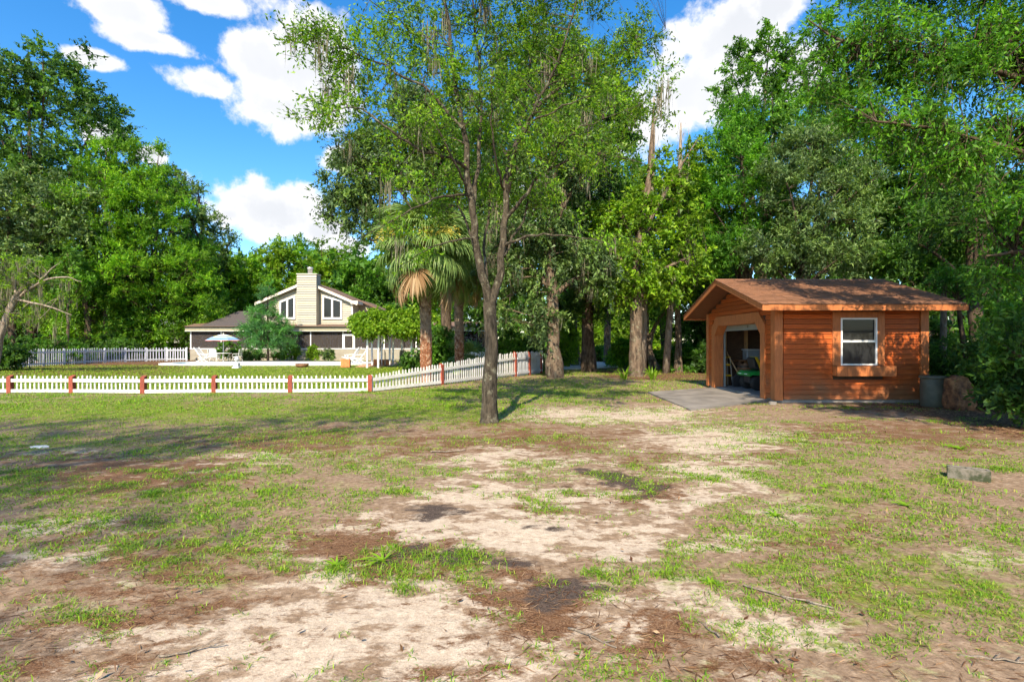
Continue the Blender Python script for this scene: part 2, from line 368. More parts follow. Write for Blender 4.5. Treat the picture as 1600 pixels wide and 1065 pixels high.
def s_palmtrunk(nt, b):
    v = coords(nt); n = noise_(nt, v, 7, 6, 0.6)
    t = nt.nodes.new('ShaderNodeTexCoord'); sp = nt.nodes.new('ShaderNodeSeparateXYZ'); nt.links.new(t.outputs['Object'], sp.inputs[0])
    a = ramp(nt, n, [(0.3, (0.1, 0.06, 0.035)), (0.7, (0.34, 0.25, 0.17))]); o = ramp(nt, n, [(0.34, (0.11, 0.04, 0.018)), (0.52, (0.26, 0.1, 0.042)), (0.64, (0.42, 0.31, 0.21))])
    ad = nt.nodes.new('ShaderNodeMath'); ad.operation = 'MULTIPLY_ADD'; nt.links.new(n, ad.inputs[0]); ad.inputs[1].default_value = 1.6; nt.links.new(sp.outputs['Z'], ad.inputs[2])
    f = nt.nodes.new('ShaderNodeMapRange'); nt.links.new(ad.outputs[0], f.inputs[0]); f.inputs[1].default_value = 2.2; f.inputs[2].default_value = 2.9
    col = mix_(nt, f.outputs[0], o, a); nt.links.new(col, b.inputs['Base Color']); b.inputs['Roughness'].default_value = 0.9; bump_(nt, b, n, 0.6, 0.03)
M['palm_trunk'] = mk('palm_trunk', s_palmtrunk)

# ------------------------------------------------------------------ the ground
# patches read off the photograph as image ellipses (x, y, half-width, half-height, weight), laid on the ground
SAND = [(470, 1010, 190, 80, 1), (560, 905, 70, 38, 1), (660, 825, 130, 30, 1), (790, 772, 150, 26, .95), (860, 835, 180, 42, 1), (780, 722, 170, 24, .8),
        (950, 648, 160, 14, 1), (1130, 690, 120, 26, 1), (1160, 742, 100, 20, 1), (930, 965, 90, 50, .9), (1010, 862, 70, 40, 1), (1040, 770, 70, 30, .8),
        (380, 715, 100, 13, .9), (100, 705, 70, 8, .7), (80, 835, 110, 22, .8), (60, 890, 80, 20, .8), (640, 970, 150, 70, 1), (1250, 990, 120, 40, .8),
        (1120, 960, 70, 40, .8), (1570, 880, 60, 26, .8), (300, 740, 140, 12, .6), (1230, 790, 90, 20, .7), (700, 1040, 200, 50, .8), (1140, 850, 110, 30, .75),
        (200, 1000, 180, 50, .55), (20, 625, 40, 8, .8), (1060, 640, 70, 8, .8), (1240, 690, 60, 12, .8), (440, 860, 60, 14, .7)]
BROWN = [(535, 850, 100, 26, 1), (650, 872, 110, 26, 1), (860, 955, 140, 45, 1), (200, 745, 220, 30, .9), (450, 690, 220, 22, .8), (1040, 1000, 110, 40, .7),
         (760, 900, 80, 26, .9), (250, 870, 230, 50, .65), (700, 690, 120, 18, .8), (850, 690, 120, 22, .8), (1050, 720, 90, 20, .6), (1290, 850, 70, 30, .8),
         (960, 760, 70, 18, .8), (740, 1040, 100, 40, .55), (1420, 680, 200, 26, .8), (1080, 620, 90, 10, .5), (100, 950, 160, 50, .4), (330, 640, 120, 10, .5), (1340, 950, 90, 30, .5), (250, 930, 240, 60, .6), (90, 1010, 190, 50, .55), (60, 720, 120, 20, .6), (1250, 720, 90, 18, .6), (1390, 830, 80, 30, .55), (1180, 1030, 120, 30, .6), (600, 700, 130, 16, .7), (980, 680, 80, 12, .6), (900, 800, 50, 16, .5)]
DARK = [(690, 800, 50, 12, .9), (942, 752, 42, 16, 1), (880, 938, 60, 22, 1), (775, 884, 55, 14, 1), (945, 935, 60, 16, .9), (670, 862, 45, 20, .8), (900, 830, 40, 8, .6), (500, 1050, 60, 16, .5), (1110, 905, 50, 16, .5)]
GRASS = [(200, 640, 420, 28, 1.05), (600, 640, 280, 24, 1.05), (130, 690, 200, 22, .75), (60, 760, 120, 30, .55), (260, 775, 220, 34, .72), (330, 850, 240, 46, .66), (120, 810, 160, 26, .6),
         (90, 960, 170, 30, .5), (330, 950, 120, 22, .45), (1300, 800, 190, 100, .68), (1480, 930, 230, 120, .82), (1270, 910, 200, 80, .6), (1140, 950, 100, 60, .55),
         (900, 604, 200, 22, .95), (1030, 600, 90, 14, .8), (720, 612, 160, 16, .95), (1450, 760, 130, 40, .6), (940, 700, 60, 20, .45), (1120, 690, 50, 26, .5), (1050, 640, 120, 14, .45),
         (520, 740, 180, 24, .55), (600, 720, 90, 14, .5), (380, 900, 130, 20, .6), (700, 905, 90, 18, .45), (870, 740, 60, 14, .5), (1000, 1040, 150, 40, .5), (640, 1045, 120, 24, .3), (1550, 700, 120, 40, .45), (250, 700, 260, 26, .6), (450, 780, 140, 24, .6), (420, 830, 120, 30, .5), (180, 880, 200, 30, .5), (560, 690, 160, 16, .5), (800, 870, 60, 14, .4), (1000, 920, 60, 40, .5), (1350, 1000, 200, 60, .6)]
def ell(lst, px, py):
    out = np.zeros_like(px)
    for (x, y, rx, ry, w) in lst:
        d2 = ((px - x) / rx) ** 2 + ((py - y) / ry) ** 2
        out = np.maximum(out, w * np.exp(-d2 * 0.75))
    return out
FENCE_L = [(-400, 613), (-80, 614), (16, 614), (113, 614), (224, 615), (335, 614), (454, 614), (578, 612)]
def fields(x, y):
    wx = (fbm(x * .9, y * .9, 61, 4) - .5) * 1.5 + (fbm(x * 4, y * 4, 63, 3) - .5) * .5; wy = (fbm(x * .9, y * .9, 71, 4) - .5) * 1.5 + (fbm(x * 4, y * 4, 73, 3) - .5) * .5
    xo, yo = x, y; x = x + wx * np.clip(y / 6, .4, 1.2); y = y + wy * np.clip(y / 6, .4, 1.6)
    yy = np.maximum(y, 1.7); px = CX + F * x / yy; py = HY + F * CAMZ / yy
    sand = ell(SAND, px, py); brown = ell(BROWN, px, py); dark = ell(DARK, px, py); grass = ell(GRASS, px, py)
    x, y = xo, yo
    off = np.clip((2.3 - y) / 1.0, 0, 1); off = np.maximum(off, np.clip((np.abs(x) - y * 1.15 - 1) / 2, 0, 1) * (y < 14))
    n = fbm(x * .5, y * .5, 5)
    grass = grass * (1 - off) + off * 0.6 * n; brown = brown * (1 - off) + off * (1 - n) * .7; sand = sand * (1 - off) + off * .4
    far = np.clip((y - 15.5) / 2.0, 0, 1)
    inyard = ((x < -4.6) & (y > 16.5)) | ((x >= -4.6) & (x < 1.6) & (y > 16.5 + (x + 4.6) * 1.65))
    grass = np.where(inyard, np.maximum(grass, .95 - .25 * (fbm(x * .6, y * .6, 8) > .6)), grass)
    grass = np.where((y > 16.5) & ~inyard & (x > -5), np.maximum(grass * .8, .75 * np.clip((y - 20) / 6, 0, 1)), grass)
    mulch = np.exp(-(((x + 2.8) / 1.7) ** 2 + ((y - 22.5) / 2.6) ** 2))           # bed under the palms
    grass = grass * (1 - np.clip(mulch * 1.6, 0, 1)); brown = np.maximum(brown, mulch)
    # forest floor under the trees
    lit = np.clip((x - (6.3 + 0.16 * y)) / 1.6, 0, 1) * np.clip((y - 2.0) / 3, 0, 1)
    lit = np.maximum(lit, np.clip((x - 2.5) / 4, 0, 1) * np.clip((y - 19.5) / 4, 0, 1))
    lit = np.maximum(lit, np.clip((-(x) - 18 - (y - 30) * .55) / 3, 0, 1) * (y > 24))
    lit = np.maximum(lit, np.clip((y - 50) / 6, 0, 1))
    shedfr = np.exp(-(((x - 9.3) / 2.6) ** 2 + ((y - 12.3) / 1.5) ** 2)); grass = grass * (1 - .5 * shedfr); brown = np.maximum(brown, .75 * shedfr)
    pine = np.exp(-(((x - 5.8) / 2.0) ** 2 + ((y - 24.) / 1.6) ** 2)); brown = np.maximum(brown, pine); grass = grass * (1 - .9 * pine)
    ring = np.exp(-(((x + .47) / .9) ** 2 + ((y - 10.24) / .8) ** 2)); brown = np.maximum(brown, .8 * ring)
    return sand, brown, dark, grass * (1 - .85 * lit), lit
def gheight(x, y):
    a = np.clip((18 - y) / 4, 0, 1) * np.clip((y + 8) / 3, 0, 1) * np.clip((18 - np.abs(x)) / 4, 0, 1)
    return a * (0.05 * (fbm(x * .55, y * .55, 21, 3) - .5) + 0.035 * (fbm(x * 2.2, y * 2.2, 33, 3) - .5))

def axis(fine0, fine1, step, lo, hi, grow=1.13):
    a = list(np.arange(fine0, fine1, step)); s = step; b = a[-1]
    while b < hi: s *= grow; b += s; a.append(b)
    s = step; b = a[0]; pre = []
    while b > lo: s *= grow; b -= s; pre.append(b)
    return np.array(pre[::-1] + a)
gx = axis(-9, 9, 0.12, -900, 900); gy = axis(1.5, 13, 0.12, -200, 1600)
X, Y = np.meshgrid(gx, gy); Z = gheight(X, Y)
nx, ny = len(gx), len(gy)
i = np.arange(ny - 1)[:, None] * nx + np.arange(nx - 1)[None]
gf = np.stack([i, i + 1, i + 1 + nx, i + nx], -1).reshape(-1, 4)
gme = new_mesh('ground', np.stack([X, Y, Z], -1).reshape(-1, 3), gf, True)
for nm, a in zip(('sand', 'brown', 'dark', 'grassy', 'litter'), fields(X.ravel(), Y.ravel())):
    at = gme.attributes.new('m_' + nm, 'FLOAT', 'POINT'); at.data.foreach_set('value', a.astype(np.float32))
def s_ground(nt, b):
    L = nt.links; v = coords(nt)
    def at(n):
        a = nt.nodes.new('ShaderNodeAttribute'); a.attribute_name = 'm_' + n; return a.outputs['Fac']
    def msk(n, nz, amp, lo, hi):
        m = nt.nodes.new('ShaderNodeMath'); m.operation = 'MULTIPLY_ADD'; L.new(nz, m.inputs[0]); m.inputs[1].default_value = amp; L.new(at(n), m.inputs[2])
        r = nt.nodes.new('ShaderNodeMapRange'); r.interpolation_type = 'SMOOTHSTEP'; L.new(m.outputs[0], r.inputs[0]); r.inputs[1].default_value = lo + amp / 2; r.inputs[2].default_value = hi + amp / 2
        return r.outputs[0]
    warp = nn(nt, 'ShaderNodeTexNoise', Scale=1.3, Detail=4); L.new(v, warp.inputs['Vector'])
    vw = mix_(nt, 0.14, v, warp.outputs['Color'])
    nA = noise_(nt, v, 1.9, 9, 0.66); nB = noise_(nt, coords(nt, (1, 1.5, 1)), 3.4, 10, 0.7); nC = noise_(nt, v, 16, 7, 0.7); nD = noise_(nt, v, 90, 3, 0.6); nF = noise_(nt, coords(nt, (1.1, 1.9, 1)), 2.6, 10, 0.74)
    sandc = ramp(nt, nC, [(0.3, (0.38, 0.3, 0.228)), (0.55, (0.5, 0.41, 0.318)), (0.75, (0.6, 0.505, 0.4))])
    sandc = mix_(nt, 1.0, sandc, ramp(nt, nD, [(0.3, (0.82, 0.8, 0.78)), (0.6, (1.06, 1.06, 1.06))]), 'MULTIPLY')
    soil = ramp(nt, nC, [(0.3, (0.14, 0.09, 0.057)), (0.55, (0.27, 0.19, 0.127)), (0.75, (0.43, 0.32, 0.225))])
    brown = ramp(nt, nD, [(0.28, (0.08, 0.036, 0.018)), (0.52, (0.16, 0.087, 0.048)), (0.75, (0.31, 0.195, 0.115))])
    darkc = ramp(nt, nD, [(0.3, (0.03, 0.022, 0.018)), (0.7, (0.12, 0.09, 0.075))])
    turf = ramp(nt, nC, [(0.3, (0.09, 0.09, 0.022)), (0.5, (0.15, 0.185, 0.026)), (0.72, (0.25, 0.25, 0.06))])
    vor = nn(nt, 'ShaderNodeTexVoronoi', Scale=26.0); L.new(v, vor.inputs['Vector'])
    sepc = nt.nodes.new('ShaderNodeSeparateColor'); L.new(vor.outputs['Color'], sepc.inputs[0])
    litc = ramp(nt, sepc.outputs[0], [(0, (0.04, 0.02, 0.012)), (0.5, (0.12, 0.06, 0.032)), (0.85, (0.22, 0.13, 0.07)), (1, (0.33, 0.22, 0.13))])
    col = mix_(nt, msk('sand', nB, 4.2, 0.38, 0.82), soil, sandc)
    col = mix_(nt, msk('brown', nF, 3.8, 0.38, 0.74), col, brown)
    col = mix_(nt, msk('dark', nF, 2.2, 0.3, 0.65), col, darkc)
    col = mix_(nt, msk('grassy', nB, 3.0, 0.5, 1.1), col, turf)
    # dark crumbs and streaks of needles over everything
    vs = coords(nt, (1.0, 2.6, 1)); streak = noise_(nt, vs, 5.0, 10, 0.72)
    crumbs = ramp(nt, streak, [(0.57, (0, 0, 0)), (0.66, (.8, .8, .8))])
    col = mix_(nt, crumbs, col, brown)
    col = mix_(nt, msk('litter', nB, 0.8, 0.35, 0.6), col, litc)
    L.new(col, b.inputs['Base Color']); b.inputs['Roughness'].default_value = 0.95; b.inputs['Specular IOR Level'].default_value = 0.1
    h = nt.nodes.new('ShaderNodeMath'); h.operation = 'MULTIPLY_ADD'; L.new(nD, h.inputs[0]); h.inputs[1].default_value = 0.15; L.new(nC, h.inputs[2])
    bump_(nt, b, h.outputs[0], 0.5, 0.04)
M['ground'] = mk('ground', s_ground)
ground = tag(add('ground', gme, M['ground']), 'sandy yard ground with grass patches, brown needles and bare sand', kind='structure')

def blades(rng, pts, blen, bw, nb, segs, spread=0.8):
    """tufts of bent blades at pts (n,3)"""
    n = len(pts); k = n * nb
    base = np.repeat(pts, nb, 0) + np.c_[rng.normal(0, 1, (k, 2)) * np.repeat(bw * 5, nb)[:, None] * 1.4, np.zeros(k)]
    a = rng.uniform(0, 2 * np.pi, k); lean = rng.uniform(.55, 1.25, k) * spread
    d = np.c_[np.cos(a), np.sin(a), np.zeros(k)]; side = np.c_[-np.sin(a), np.cos(a), np.zeros(k)]
    ln = np.repeat(blen, nb) * rng.uniform(.45, 1.2, k); w = np.repeat(bw, nb) * rng.uniform(.7, 1.2, k)
    up = np.array((0, 0, 1.0))
    if segs == 1:
        tip = base + ln[:, None] * (d * lean[:, None] + up * (1.05 - lean)[:, None] ); v = np.stack([base - side * w[:, None] / 2, base + side * w[:, None] / 2, tip], 1)
        return v.reshape(-1, 3), np.arange(3 * k).reshape(-1, 3)
    m1 = base + ln[:, None] * .5 * (d * (lean * .6)[:, None] + up * (1 - lean * .65)[:, None]); tip = m1 + ln[:, None] * .55 * (d * (.3 + lean)[:, None] + up * (.75 - lean)[:, None])
    s = side * w[:, None] / 2
    v = np.stack([base - s, base + s, m1 + s * .9, m1 - s * .9, tip], 1).reshape(-1, 3); q = np.arange(k)[:, None] * 5
    f = np.concatenate([q + np.array([[0, 1, 2]]), q + np.array([[0, 2, 3]]), q + np.array([[3, 2, 4]])])
    return v, f
FX0, FY0 = -4.55, 16.6
def build_grass():
    rng = np.random.default_rng(3); parts = []; lawn = []
    for (y0, y1, dens, nb, L_, w, segs) in ((1.0, 4, 600, 11, .056, .0044, 2), (4, 7, 500, 8, .062, .0068, 2), (7, 12, 330, 7, .07, .012, 1), (12, 17.5, 160, 7, .1, .018, 1), (17.5, 32, 40, 7, .12, .03, 1)):
        xm = y1 * 1.06 + 1.5; n = int(2 * xm * (y1 - y0) * dens); x = rng.uniform(-xm, xm, n); y = rng.uniform(y0, y1, n)
        s, b, d, g, lit = fields(x, y)
        nz = fbm(x * 1.5 + y * .5, y * 2.8, 41, 4); nf = fbm(x * 6, y * 6, 43, 2)
        p = np.clip((g * 1.35 + (nz - .5) * 3.0 - .15 - .2 * s) * 2.2, 0, 1) * np.clip((nf - .3) * 3, 0.1, 1)
        stray = (rng.uniform(0, 1, n) < 0.015 * (lit < .6)) ; keep = (rng.uniform(0, 1, n) < p) | stray
        keep &= ~((x > 6.9) & (x < 11.1) & (y > 13.5) & (y < 18.4)) & ~((x > 4.1) & (x < 7.1) & (y > 11.8 + (x - 4.1) * .75) & (y < 16.2 + (x - 4.1) * .6))
        x, y = x[keep], y[keep]; pts = np.c_[x, y, gheight(x, y) - .003]
        if not len(pts): continue
        size = rng.uniform(.6, 1.25, len(pts)) * (1 + .5 * (fbm(x * 1.1, y * 1.1, 50, 2) > .6))
        inside = ((x < FX0) & (y > 16.7)) | ((x >= FX0) & (y > 16.7 + (x - FX0) * 1.65) & (x < 1.5))
        for sel, dst in ((~inside, parts), (inside, lawn)):
            if sel.any(): dst.append(blades(rng, pts[sel], size[sel] * L_, np.full(sel.sum(), w), nb, segs))
    # longer grass left by the mower along the foot of the fence
    n = 900; x = rng.uniform(-19, FX0, n); y = rng.uniform(16.15, 16.62, n); ok = vnoise(x * 1.3, x * 0 + 2.0, 91) > .42; x, y = x[ok], y[ok]
    parts.append(blades(rng, np.c_[x, y, np.zeros(len(x))], rng.uniform(.1, .24, len(x)), np.full(len(x), .012), 7, 1, .6))
    # short lawn inside the fence up to the pool
    n = 13500; x = rng.uniform(-34, 2, n); y = 16.8 + rng.uniform(0, 1, n) ** 1.4 * 20
    ok = ((x < FX0) | (y > 17.0 + (x - FX0) * 1.65)) & (np.exp(-(((x + 2.8) / 1.7) ** 2 + ((y - 22.5) / 2.6) ** 2)) < .3); x, y = x[ok], y[ok]
    lawn.append(blades(rng, np.c_[x, y, np.zeros(len(x))], np.full(len(x), .1) * rng.uniform(.6, 1.3, len(x)), np.full(len(x), .055), 6, 1))
    v, f = merge(parts); tag(add('grass', new_mesh('grass', v, f), M['grass']), 'patchy green grass tufts over the sandy yard', 'grass', kind='stuff')
    v, f = merge(lawn); tag(add('lawn_grass', new_mesh('lawn_grass', v, f), M['lawn']), 'bright mown lawn grass behind the white picket fence', 'grass', kind='stuff')
build_grass()

def build_litter():
    rng = np.random.default_rng(8)
    n = 26000; y = 2 + rng.uniform(0, 1, n) ** 1.3 * 20; x = rng.uniform(-1.1, 1.1, n) * (y + 2)
    s, b, d, g, lit = fields(x, y); p = np.clip(lit * 1.0 + .02 + .08 * b, 0, 1)
    k = rng.uniform(0, 1, n) < p; k &= ~((x > 6.9) & (x < 11.1) & (y > 13.5) & (y < 18.4)); x, y = x[k], y[k]; n = len(x)
    c = np.c_[x, y, gheight(x, y) + rng.uniform(.004, .03, n)]; v, f = leaf_cards(rng, c, rng.normal(0, 1, (n, 3)) * (1, 1, .25), np.array((0, 0, 1.)) + rng.normal(0, .35, (n, 3)), rng.uniform(.025, .06, n), .4)
    # needles and twigs lying on the brown patches near by
    m = 60000; y2 = 1.6 + rng.uniform(0, 1, m) ** 1.5 * 9; x2 = rng.uniform(-1.1, 1.1, m) * (y2 + .5)
    s, b, d, g, lit = fields(x2, y2); k = rng.uniform(0, 1, m) < np.clip(b * .8 + .16 + .25 * g - .6 * s * (b < .5), 0.012, 1); x2, y2 = x2[k], y2[k]; m = len(x2)
    c2 = np.c_[x2, y2, gheight(x2, y2) + rng.uniform(.002, .012, m)]
    dd = np.c_[rng.normal(0, 1, m) + .9, rng.normal(0, .8, m) + .35, rng.normal(0, .12, m)]
    v2, f2 = leaf_cards(rng, c2, dd, np.array((0, 0, 1.)) + rng.normal(0, .25, (m, 3)), rng.uniform(.03, .11, m), .055)
    v, f = merge([(v, f), (v2, f2)])
    tag(add('leaf_litter', new_mesh('leaf_litter', v, f), M['litter']), 'fallen brown leaves and pine needles strewn over the ground', 'litter', kind='stuff')
def leaf_cards(rng, c, d, nrm_, ln, ratio):
    d = d / (np.linalg.norm(d, axis=1)[:, None] + 1e-9); s = np.cross(nrm_, d); s /= np.linalg.norm(s, axis=1)[:, None] + 1e-9
    ln = np.broadcast_to(ln, (len(c),))[:, None]; w = ln * ratio
    v = np.stack([c - d * ln * .5, c + s * w * .5 - d * ln * .04, c + d * ln * .5, c - s * w * .5 - d * ln * .04], 1)
    return v.reshape(-1, 3), np.arange(4 * len(c)).reshape(-1, 4)
def leaf_tris(rng, c, d, nrm_, ln, ratio):
    d = unit(d); s = unit(np.cross(nrm_, d)); ln = np.broadcast_to(ln, (len(c),))[:, None]; w = ln * ratio
    v = np.stack([c - d * ln * .4 + s * w * .5, c - d * ln * .4 - s * w * .5, c + d * ln * .6], 1)
    return v.reshape(-1, 3), np.arange(3 * len(c)).reshape(-1, 3)
def unit(a): return a / (np.linalg.norm(a, axis=-1, keepdims=True) + 1e-9)
build_litter()

# drive, concrete pad
def slab(name, poly, z0, z1, mat, label, kind='structure'):
    o = MB().prism([(x, y, 0) for x, y in poly], (0, 0, z0), (0, 0, z1)).build(name, mat); return tag(o, label, kind=kind)
slab('concrete_pad', [(4.15, 11.9), (7.2, 14.05), (7.2, 17.9), (4.3, 16.2)], -.1, .045, M['concrete'], 'weathered grey concrete pad before the shed door')
slab('driveway', [G(858, 578)[:2], G(925, 576)[:2], G(1010, 571)[:2], G(1100, 566)[:2], G(1100, 563)[:2], G(985, 566)[:2], G(930, 564.5)[:2], G(880, 566)[:2]], -.05, .02, M['drive'], 'pale gravel drive among the tree trunks')

# ------------------------------------------------------------------ the garden shed
SX, SY = 7.0, 13.6; SW, SD = 4.0, 4.7
EZ, RZ, OVF, OVL, OVR = 2.58, 3.55, 0.6, 0.64, 0.55; RY = SD / 2
def roof_z(y): return RZ - abs(y - RY) * (RZ - EZ) / (RY + OVF)
def build_shed():
    sh = thing('garden_shed', 'rust orange clapboard garden shed with brown shingle gable roof and open door', 'shed', (SX, SY, 0))
    MB().box(.02, SW - .02, .02, SD - .02, -.1, .09).build('foundation', M['grey_wood'], sh)
    # structural wall sheets
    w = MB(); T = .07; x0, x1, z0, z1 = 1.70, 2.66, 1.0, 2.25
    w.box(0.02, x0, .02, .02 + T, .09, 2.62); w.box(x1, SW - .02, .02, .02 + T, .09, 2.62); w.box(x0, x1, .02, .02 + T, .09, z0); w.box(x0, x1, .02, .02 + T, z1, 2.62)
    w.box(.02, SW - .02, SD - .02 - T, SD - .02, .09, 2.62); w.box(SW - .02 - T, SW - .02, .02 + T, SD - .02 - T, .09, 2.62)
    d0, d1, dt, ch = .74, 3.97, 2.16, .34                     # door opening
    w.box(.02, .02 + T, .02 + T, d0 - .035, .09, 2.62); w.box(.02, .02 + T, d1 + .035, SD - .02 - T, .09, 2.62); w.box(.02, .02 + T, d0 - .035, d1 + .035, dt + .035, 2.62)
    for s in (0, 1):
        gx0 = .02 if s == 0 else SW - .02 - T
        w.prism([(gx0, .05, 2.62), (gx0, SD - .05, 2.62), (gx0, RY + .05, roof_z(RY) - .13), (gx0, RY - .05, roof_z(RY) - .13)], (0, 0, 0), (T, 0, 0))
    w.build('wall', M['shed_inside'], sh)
    # clapboards, one object each
    pit = .133
    pf = [(0, -.034, .0), (0, -.012, pit - .013), (0, .019, pit - .013), (0, .019, 0.0)]
    bme = MB().prism(pf, (0, 0, 0), (1, 0, 0)); bme = new_mesh('clapboard', bme.v, bme.f); bme.materials.append(M['shed_board'])
    def board(x, y, z, ln, rz=0): add('clapboard', bme, None, sh, (x, y, z), (0, 0, rz), (ln, 1, 1))
    for k in range(19):
        z = .1 + k * pit
        if z > 2.52: break
        if z + pit < .72: board(.2, 0, z, SW - .4)
        else: board(.2, 0, z, 1.50 - .2); board(2.86, 0, z, SW - .2 - 2.86)
    for k in range(27):                                       # door side and its gable (boards run along y)
        z = .1 + k * pit
        ya, yb = .17, SD - .17
        if z > 2.4:
            top = roof_z(0)
            hh = (RZ - .15 - (z + pit)) / ((RZ - EZ) / (RY + OVF))
            if hh < .12: break
            ya, yb = max(ya, RY - hh), min(yb, RY + hh)
        def sideb(a, b):
            if b - a > .05: board(0, b, z, b - a, -math.pi / 2)
        if z < 2.33: sideb(ya, .49); sideb(4.22, yb)
        else: sideb(ya, yb)
    # trim
    tr = M['shed_trim']
    for (x, y) in ((0, 0), (SW, 0), (0, SD), (SW, SD)):
        sx = -1 if x == 0 else 1; sy = -1 if y == 0 else 1
        b = MB(); xa, xb = sorted((x + sx * .04, x - sx * .17)); ya, yb = sorted((y + sy * .045, y + sy * .012 - sy * .03)); b.box(xa, xb, ya, yb, .07, 2.6)
        xa, xb = sorted((x + sx * .042, x - sx * .0)); ya, yb = sorted((y + sy * .02, y - sy * .17)); b.box(xa - .003, xb, ya, yb, .07, 2.6)
        b.build('corner_trim', tr, sh)
    # door casing with clipped corners
    oc = [(d0 - .25, .06), (d0 - .25, 2.10), (d0 + .10, 2.46), (d1 - .10, 2.46), (d1 + .25, 2.10), (d1 + .25, .06)]
    ic = [(d0, .06), (d0, 1.84), (d0 + .30, dt), (d1 - .30, dt), (d1, 1.84), (d1, .06)]
    b = MB()
    for i in range(5):
        q = [oc[i], oc[i + 1], ic[i + 1], ic[i]]; b.prism([(-.055, y, z) for y, z in q], (0, 0, 0), (.09, 0, 0))
    b.build('door_casing', tr, sh)
    b = MB()
    for i in range(5):
        (ya, za), (yb, zb) = ic[i], ic[i + 1]; n = np.array((0, zb - za, -(yb - ya))); n = -n / np.linalg.norm(n) * .03
        b.prism([(.036, ya, za), (.036, yb, zb), (.25, yb, zb), (.25, ya, za)], (0, 0, 0), n)
    b.build('door_jamb', tr, sh)
    dr = MB()
    dr.box(.27, .31, d0 - .12, d1 + .12, 2.02, 2.5); rd = dr.build('roller_door', M['steel_grey'], sh)
    MB().box(.255, .325, d0 - .1, d1 + .1, 1.985, 2.03).build('bottom_rail', M['steel_grey'], rd)
    MB().tube([(.24, 2.2, 2.09), (.27, 2.2, 2.09)], .035, 10).build('door_knob', M['metal'], rd)
    for yy in (d0 - .02, d1 - .0): MB().box(.27, .33, yy, yy + .03, .09, 2.3).build('door_track', M['steel_grey'], sh)
    for k in range(5): MB().box(.5 + k * .75, .59 + k * .75, SD - .13 - .07, SD - .091, .09, 2.6).build('stud', M['tool_wood'], sh)
    # window
    wn = MB(); cz = 2.42
    wn.box(1.49, x0, -.05, .02, .72 + .28, cz); wn.box(x1, 2.87, -.05, .02, 1.0, cz); wn.box(x0, x1, -.05, .02, z1, cz)
    wi = wn.build('window_casing', tr, sh, bevel=.006)
    f = MB(); e = .04
    f.box(x0, x0 + e, -.065, .06, z0, z1); f.box(x1 - e, x1, -.065, .06, z0, z1); f.box(x0 + e, x1 - e, -.065, .06, z0, z0 + e); f.box(x0 + e, x1 - e, -.065, .06, z1 - e, z1)
    zm = 1.635; f.box(x0 + e, x1 - e, -.06, .05, zm - .028, zm + .028)
    f.build('window_frame', M['white'], wi)
    MB().box(x0 + e, x1 - e, -.01, 0, zm + .028, z1 - e).build('pane', M['glass'], wi)
    MB().box(x0 + e, x1 - e, -.03, -.02, z0 + e, zm - .028).build('pane', M['glass'], wi)
    MB().box(1.49, 3.04, -.24, -.03, .72, .985).build('flower_box', M['shed_trim'], sh, bevel=.008)
    # roof
    def slope(sgn):
        ye = RY - sgn * (RY + OVF); return [(RY, RZ), (ye, EZ)]
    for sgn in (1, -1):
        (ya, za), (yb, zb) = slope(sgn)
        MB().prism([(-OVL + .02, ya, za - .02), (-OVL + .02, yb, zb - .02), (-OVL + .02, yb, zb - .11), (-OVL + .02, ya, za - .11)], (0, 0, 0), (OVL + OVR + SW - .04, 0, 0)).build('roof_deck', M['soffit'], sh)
        for x in (-OVL - .012, SW + OVR - .025):
            MB().prism([(x, ya, za + .0), (x, yb + sgn * .0, zb), (x, yb, zb - .16), (x, ya, za - .16)], (0, 0, 0), (.037, 0, 0)).build('rake_board', tr, sh)
        ya2, yb2 = sorted((yb - sgn * .035, yb + sgn * .002))
        MB().box(-OVL - .012, SW + OVR + .012, ya2, yb2, zb - .165, zb - .02).build('fascia', tr, sh)
    rng = random.Random(5); vv = []; ff = []
    for sgn in (1, -1):
        (ya, za), (yb, zb) = slope(sgn); L = math.hypot(yb - ya, zb - za); u = np.array((0, (ya - yb) / L, (za - zb) / L)); nrmv = np.array((0, -sgn * u[2], abs(u[1])))
        o0 = np.array((0, yb - sgn * .05, zb - .02 )); rows = 22; ex = (L + .04) / rows
        for r in range(rows):
            x = -OVL - .03 - rng.uniform(0, .25)
            while x < SW + OVR + .03:
                wd = rng.uniform(.26, .34); xa = max(x, -OVL - .035); xb = min(x + wd, SW + OVR + .035); x += wd + .008
                if xb - xa < .03: continue
                lift = .026 + rng.uniform(-.003, .004); a = o0 + u * (r * ex - rng.uniform(0, .008)); bb = o0 + u * ((r + 1) * ex + .02)
                n = len(vv); th = nrmv * .012
                for q in (a + nrmv * lift, bb + nrmv * (lift - .016)):
                    vv += [q + (xa, 0, 0), q + (xb, 0, 0), q - th + (xb, 0, 0), q - th + (xa, 0, 0)]
                ff += [[n + 3, n + 2, n + 1, n], [n, n + 1, n + 5, n + 4], [n + 1, n + 2, n + 6, n + 5], [n + 3, n, n + 4, n + 7], [n + 4, n + 5, n + 6, n + 7]]
    tag(add('shingles', new_mesh('shingles', np.array(vv), ff), M['shingle'], sh), kind='stuff')
    MB().prism([(0, RY - .13, RZ - .03), (0, RY, RZ + .03), (0, RY + .13, RZ - .03), (0, RY, RZ + .005)], (-OVL - .035, 0, 0), (SW + OVR + .035, 0, 0)).build('ridge_cap', M['shingle'], sh)
build_shed()

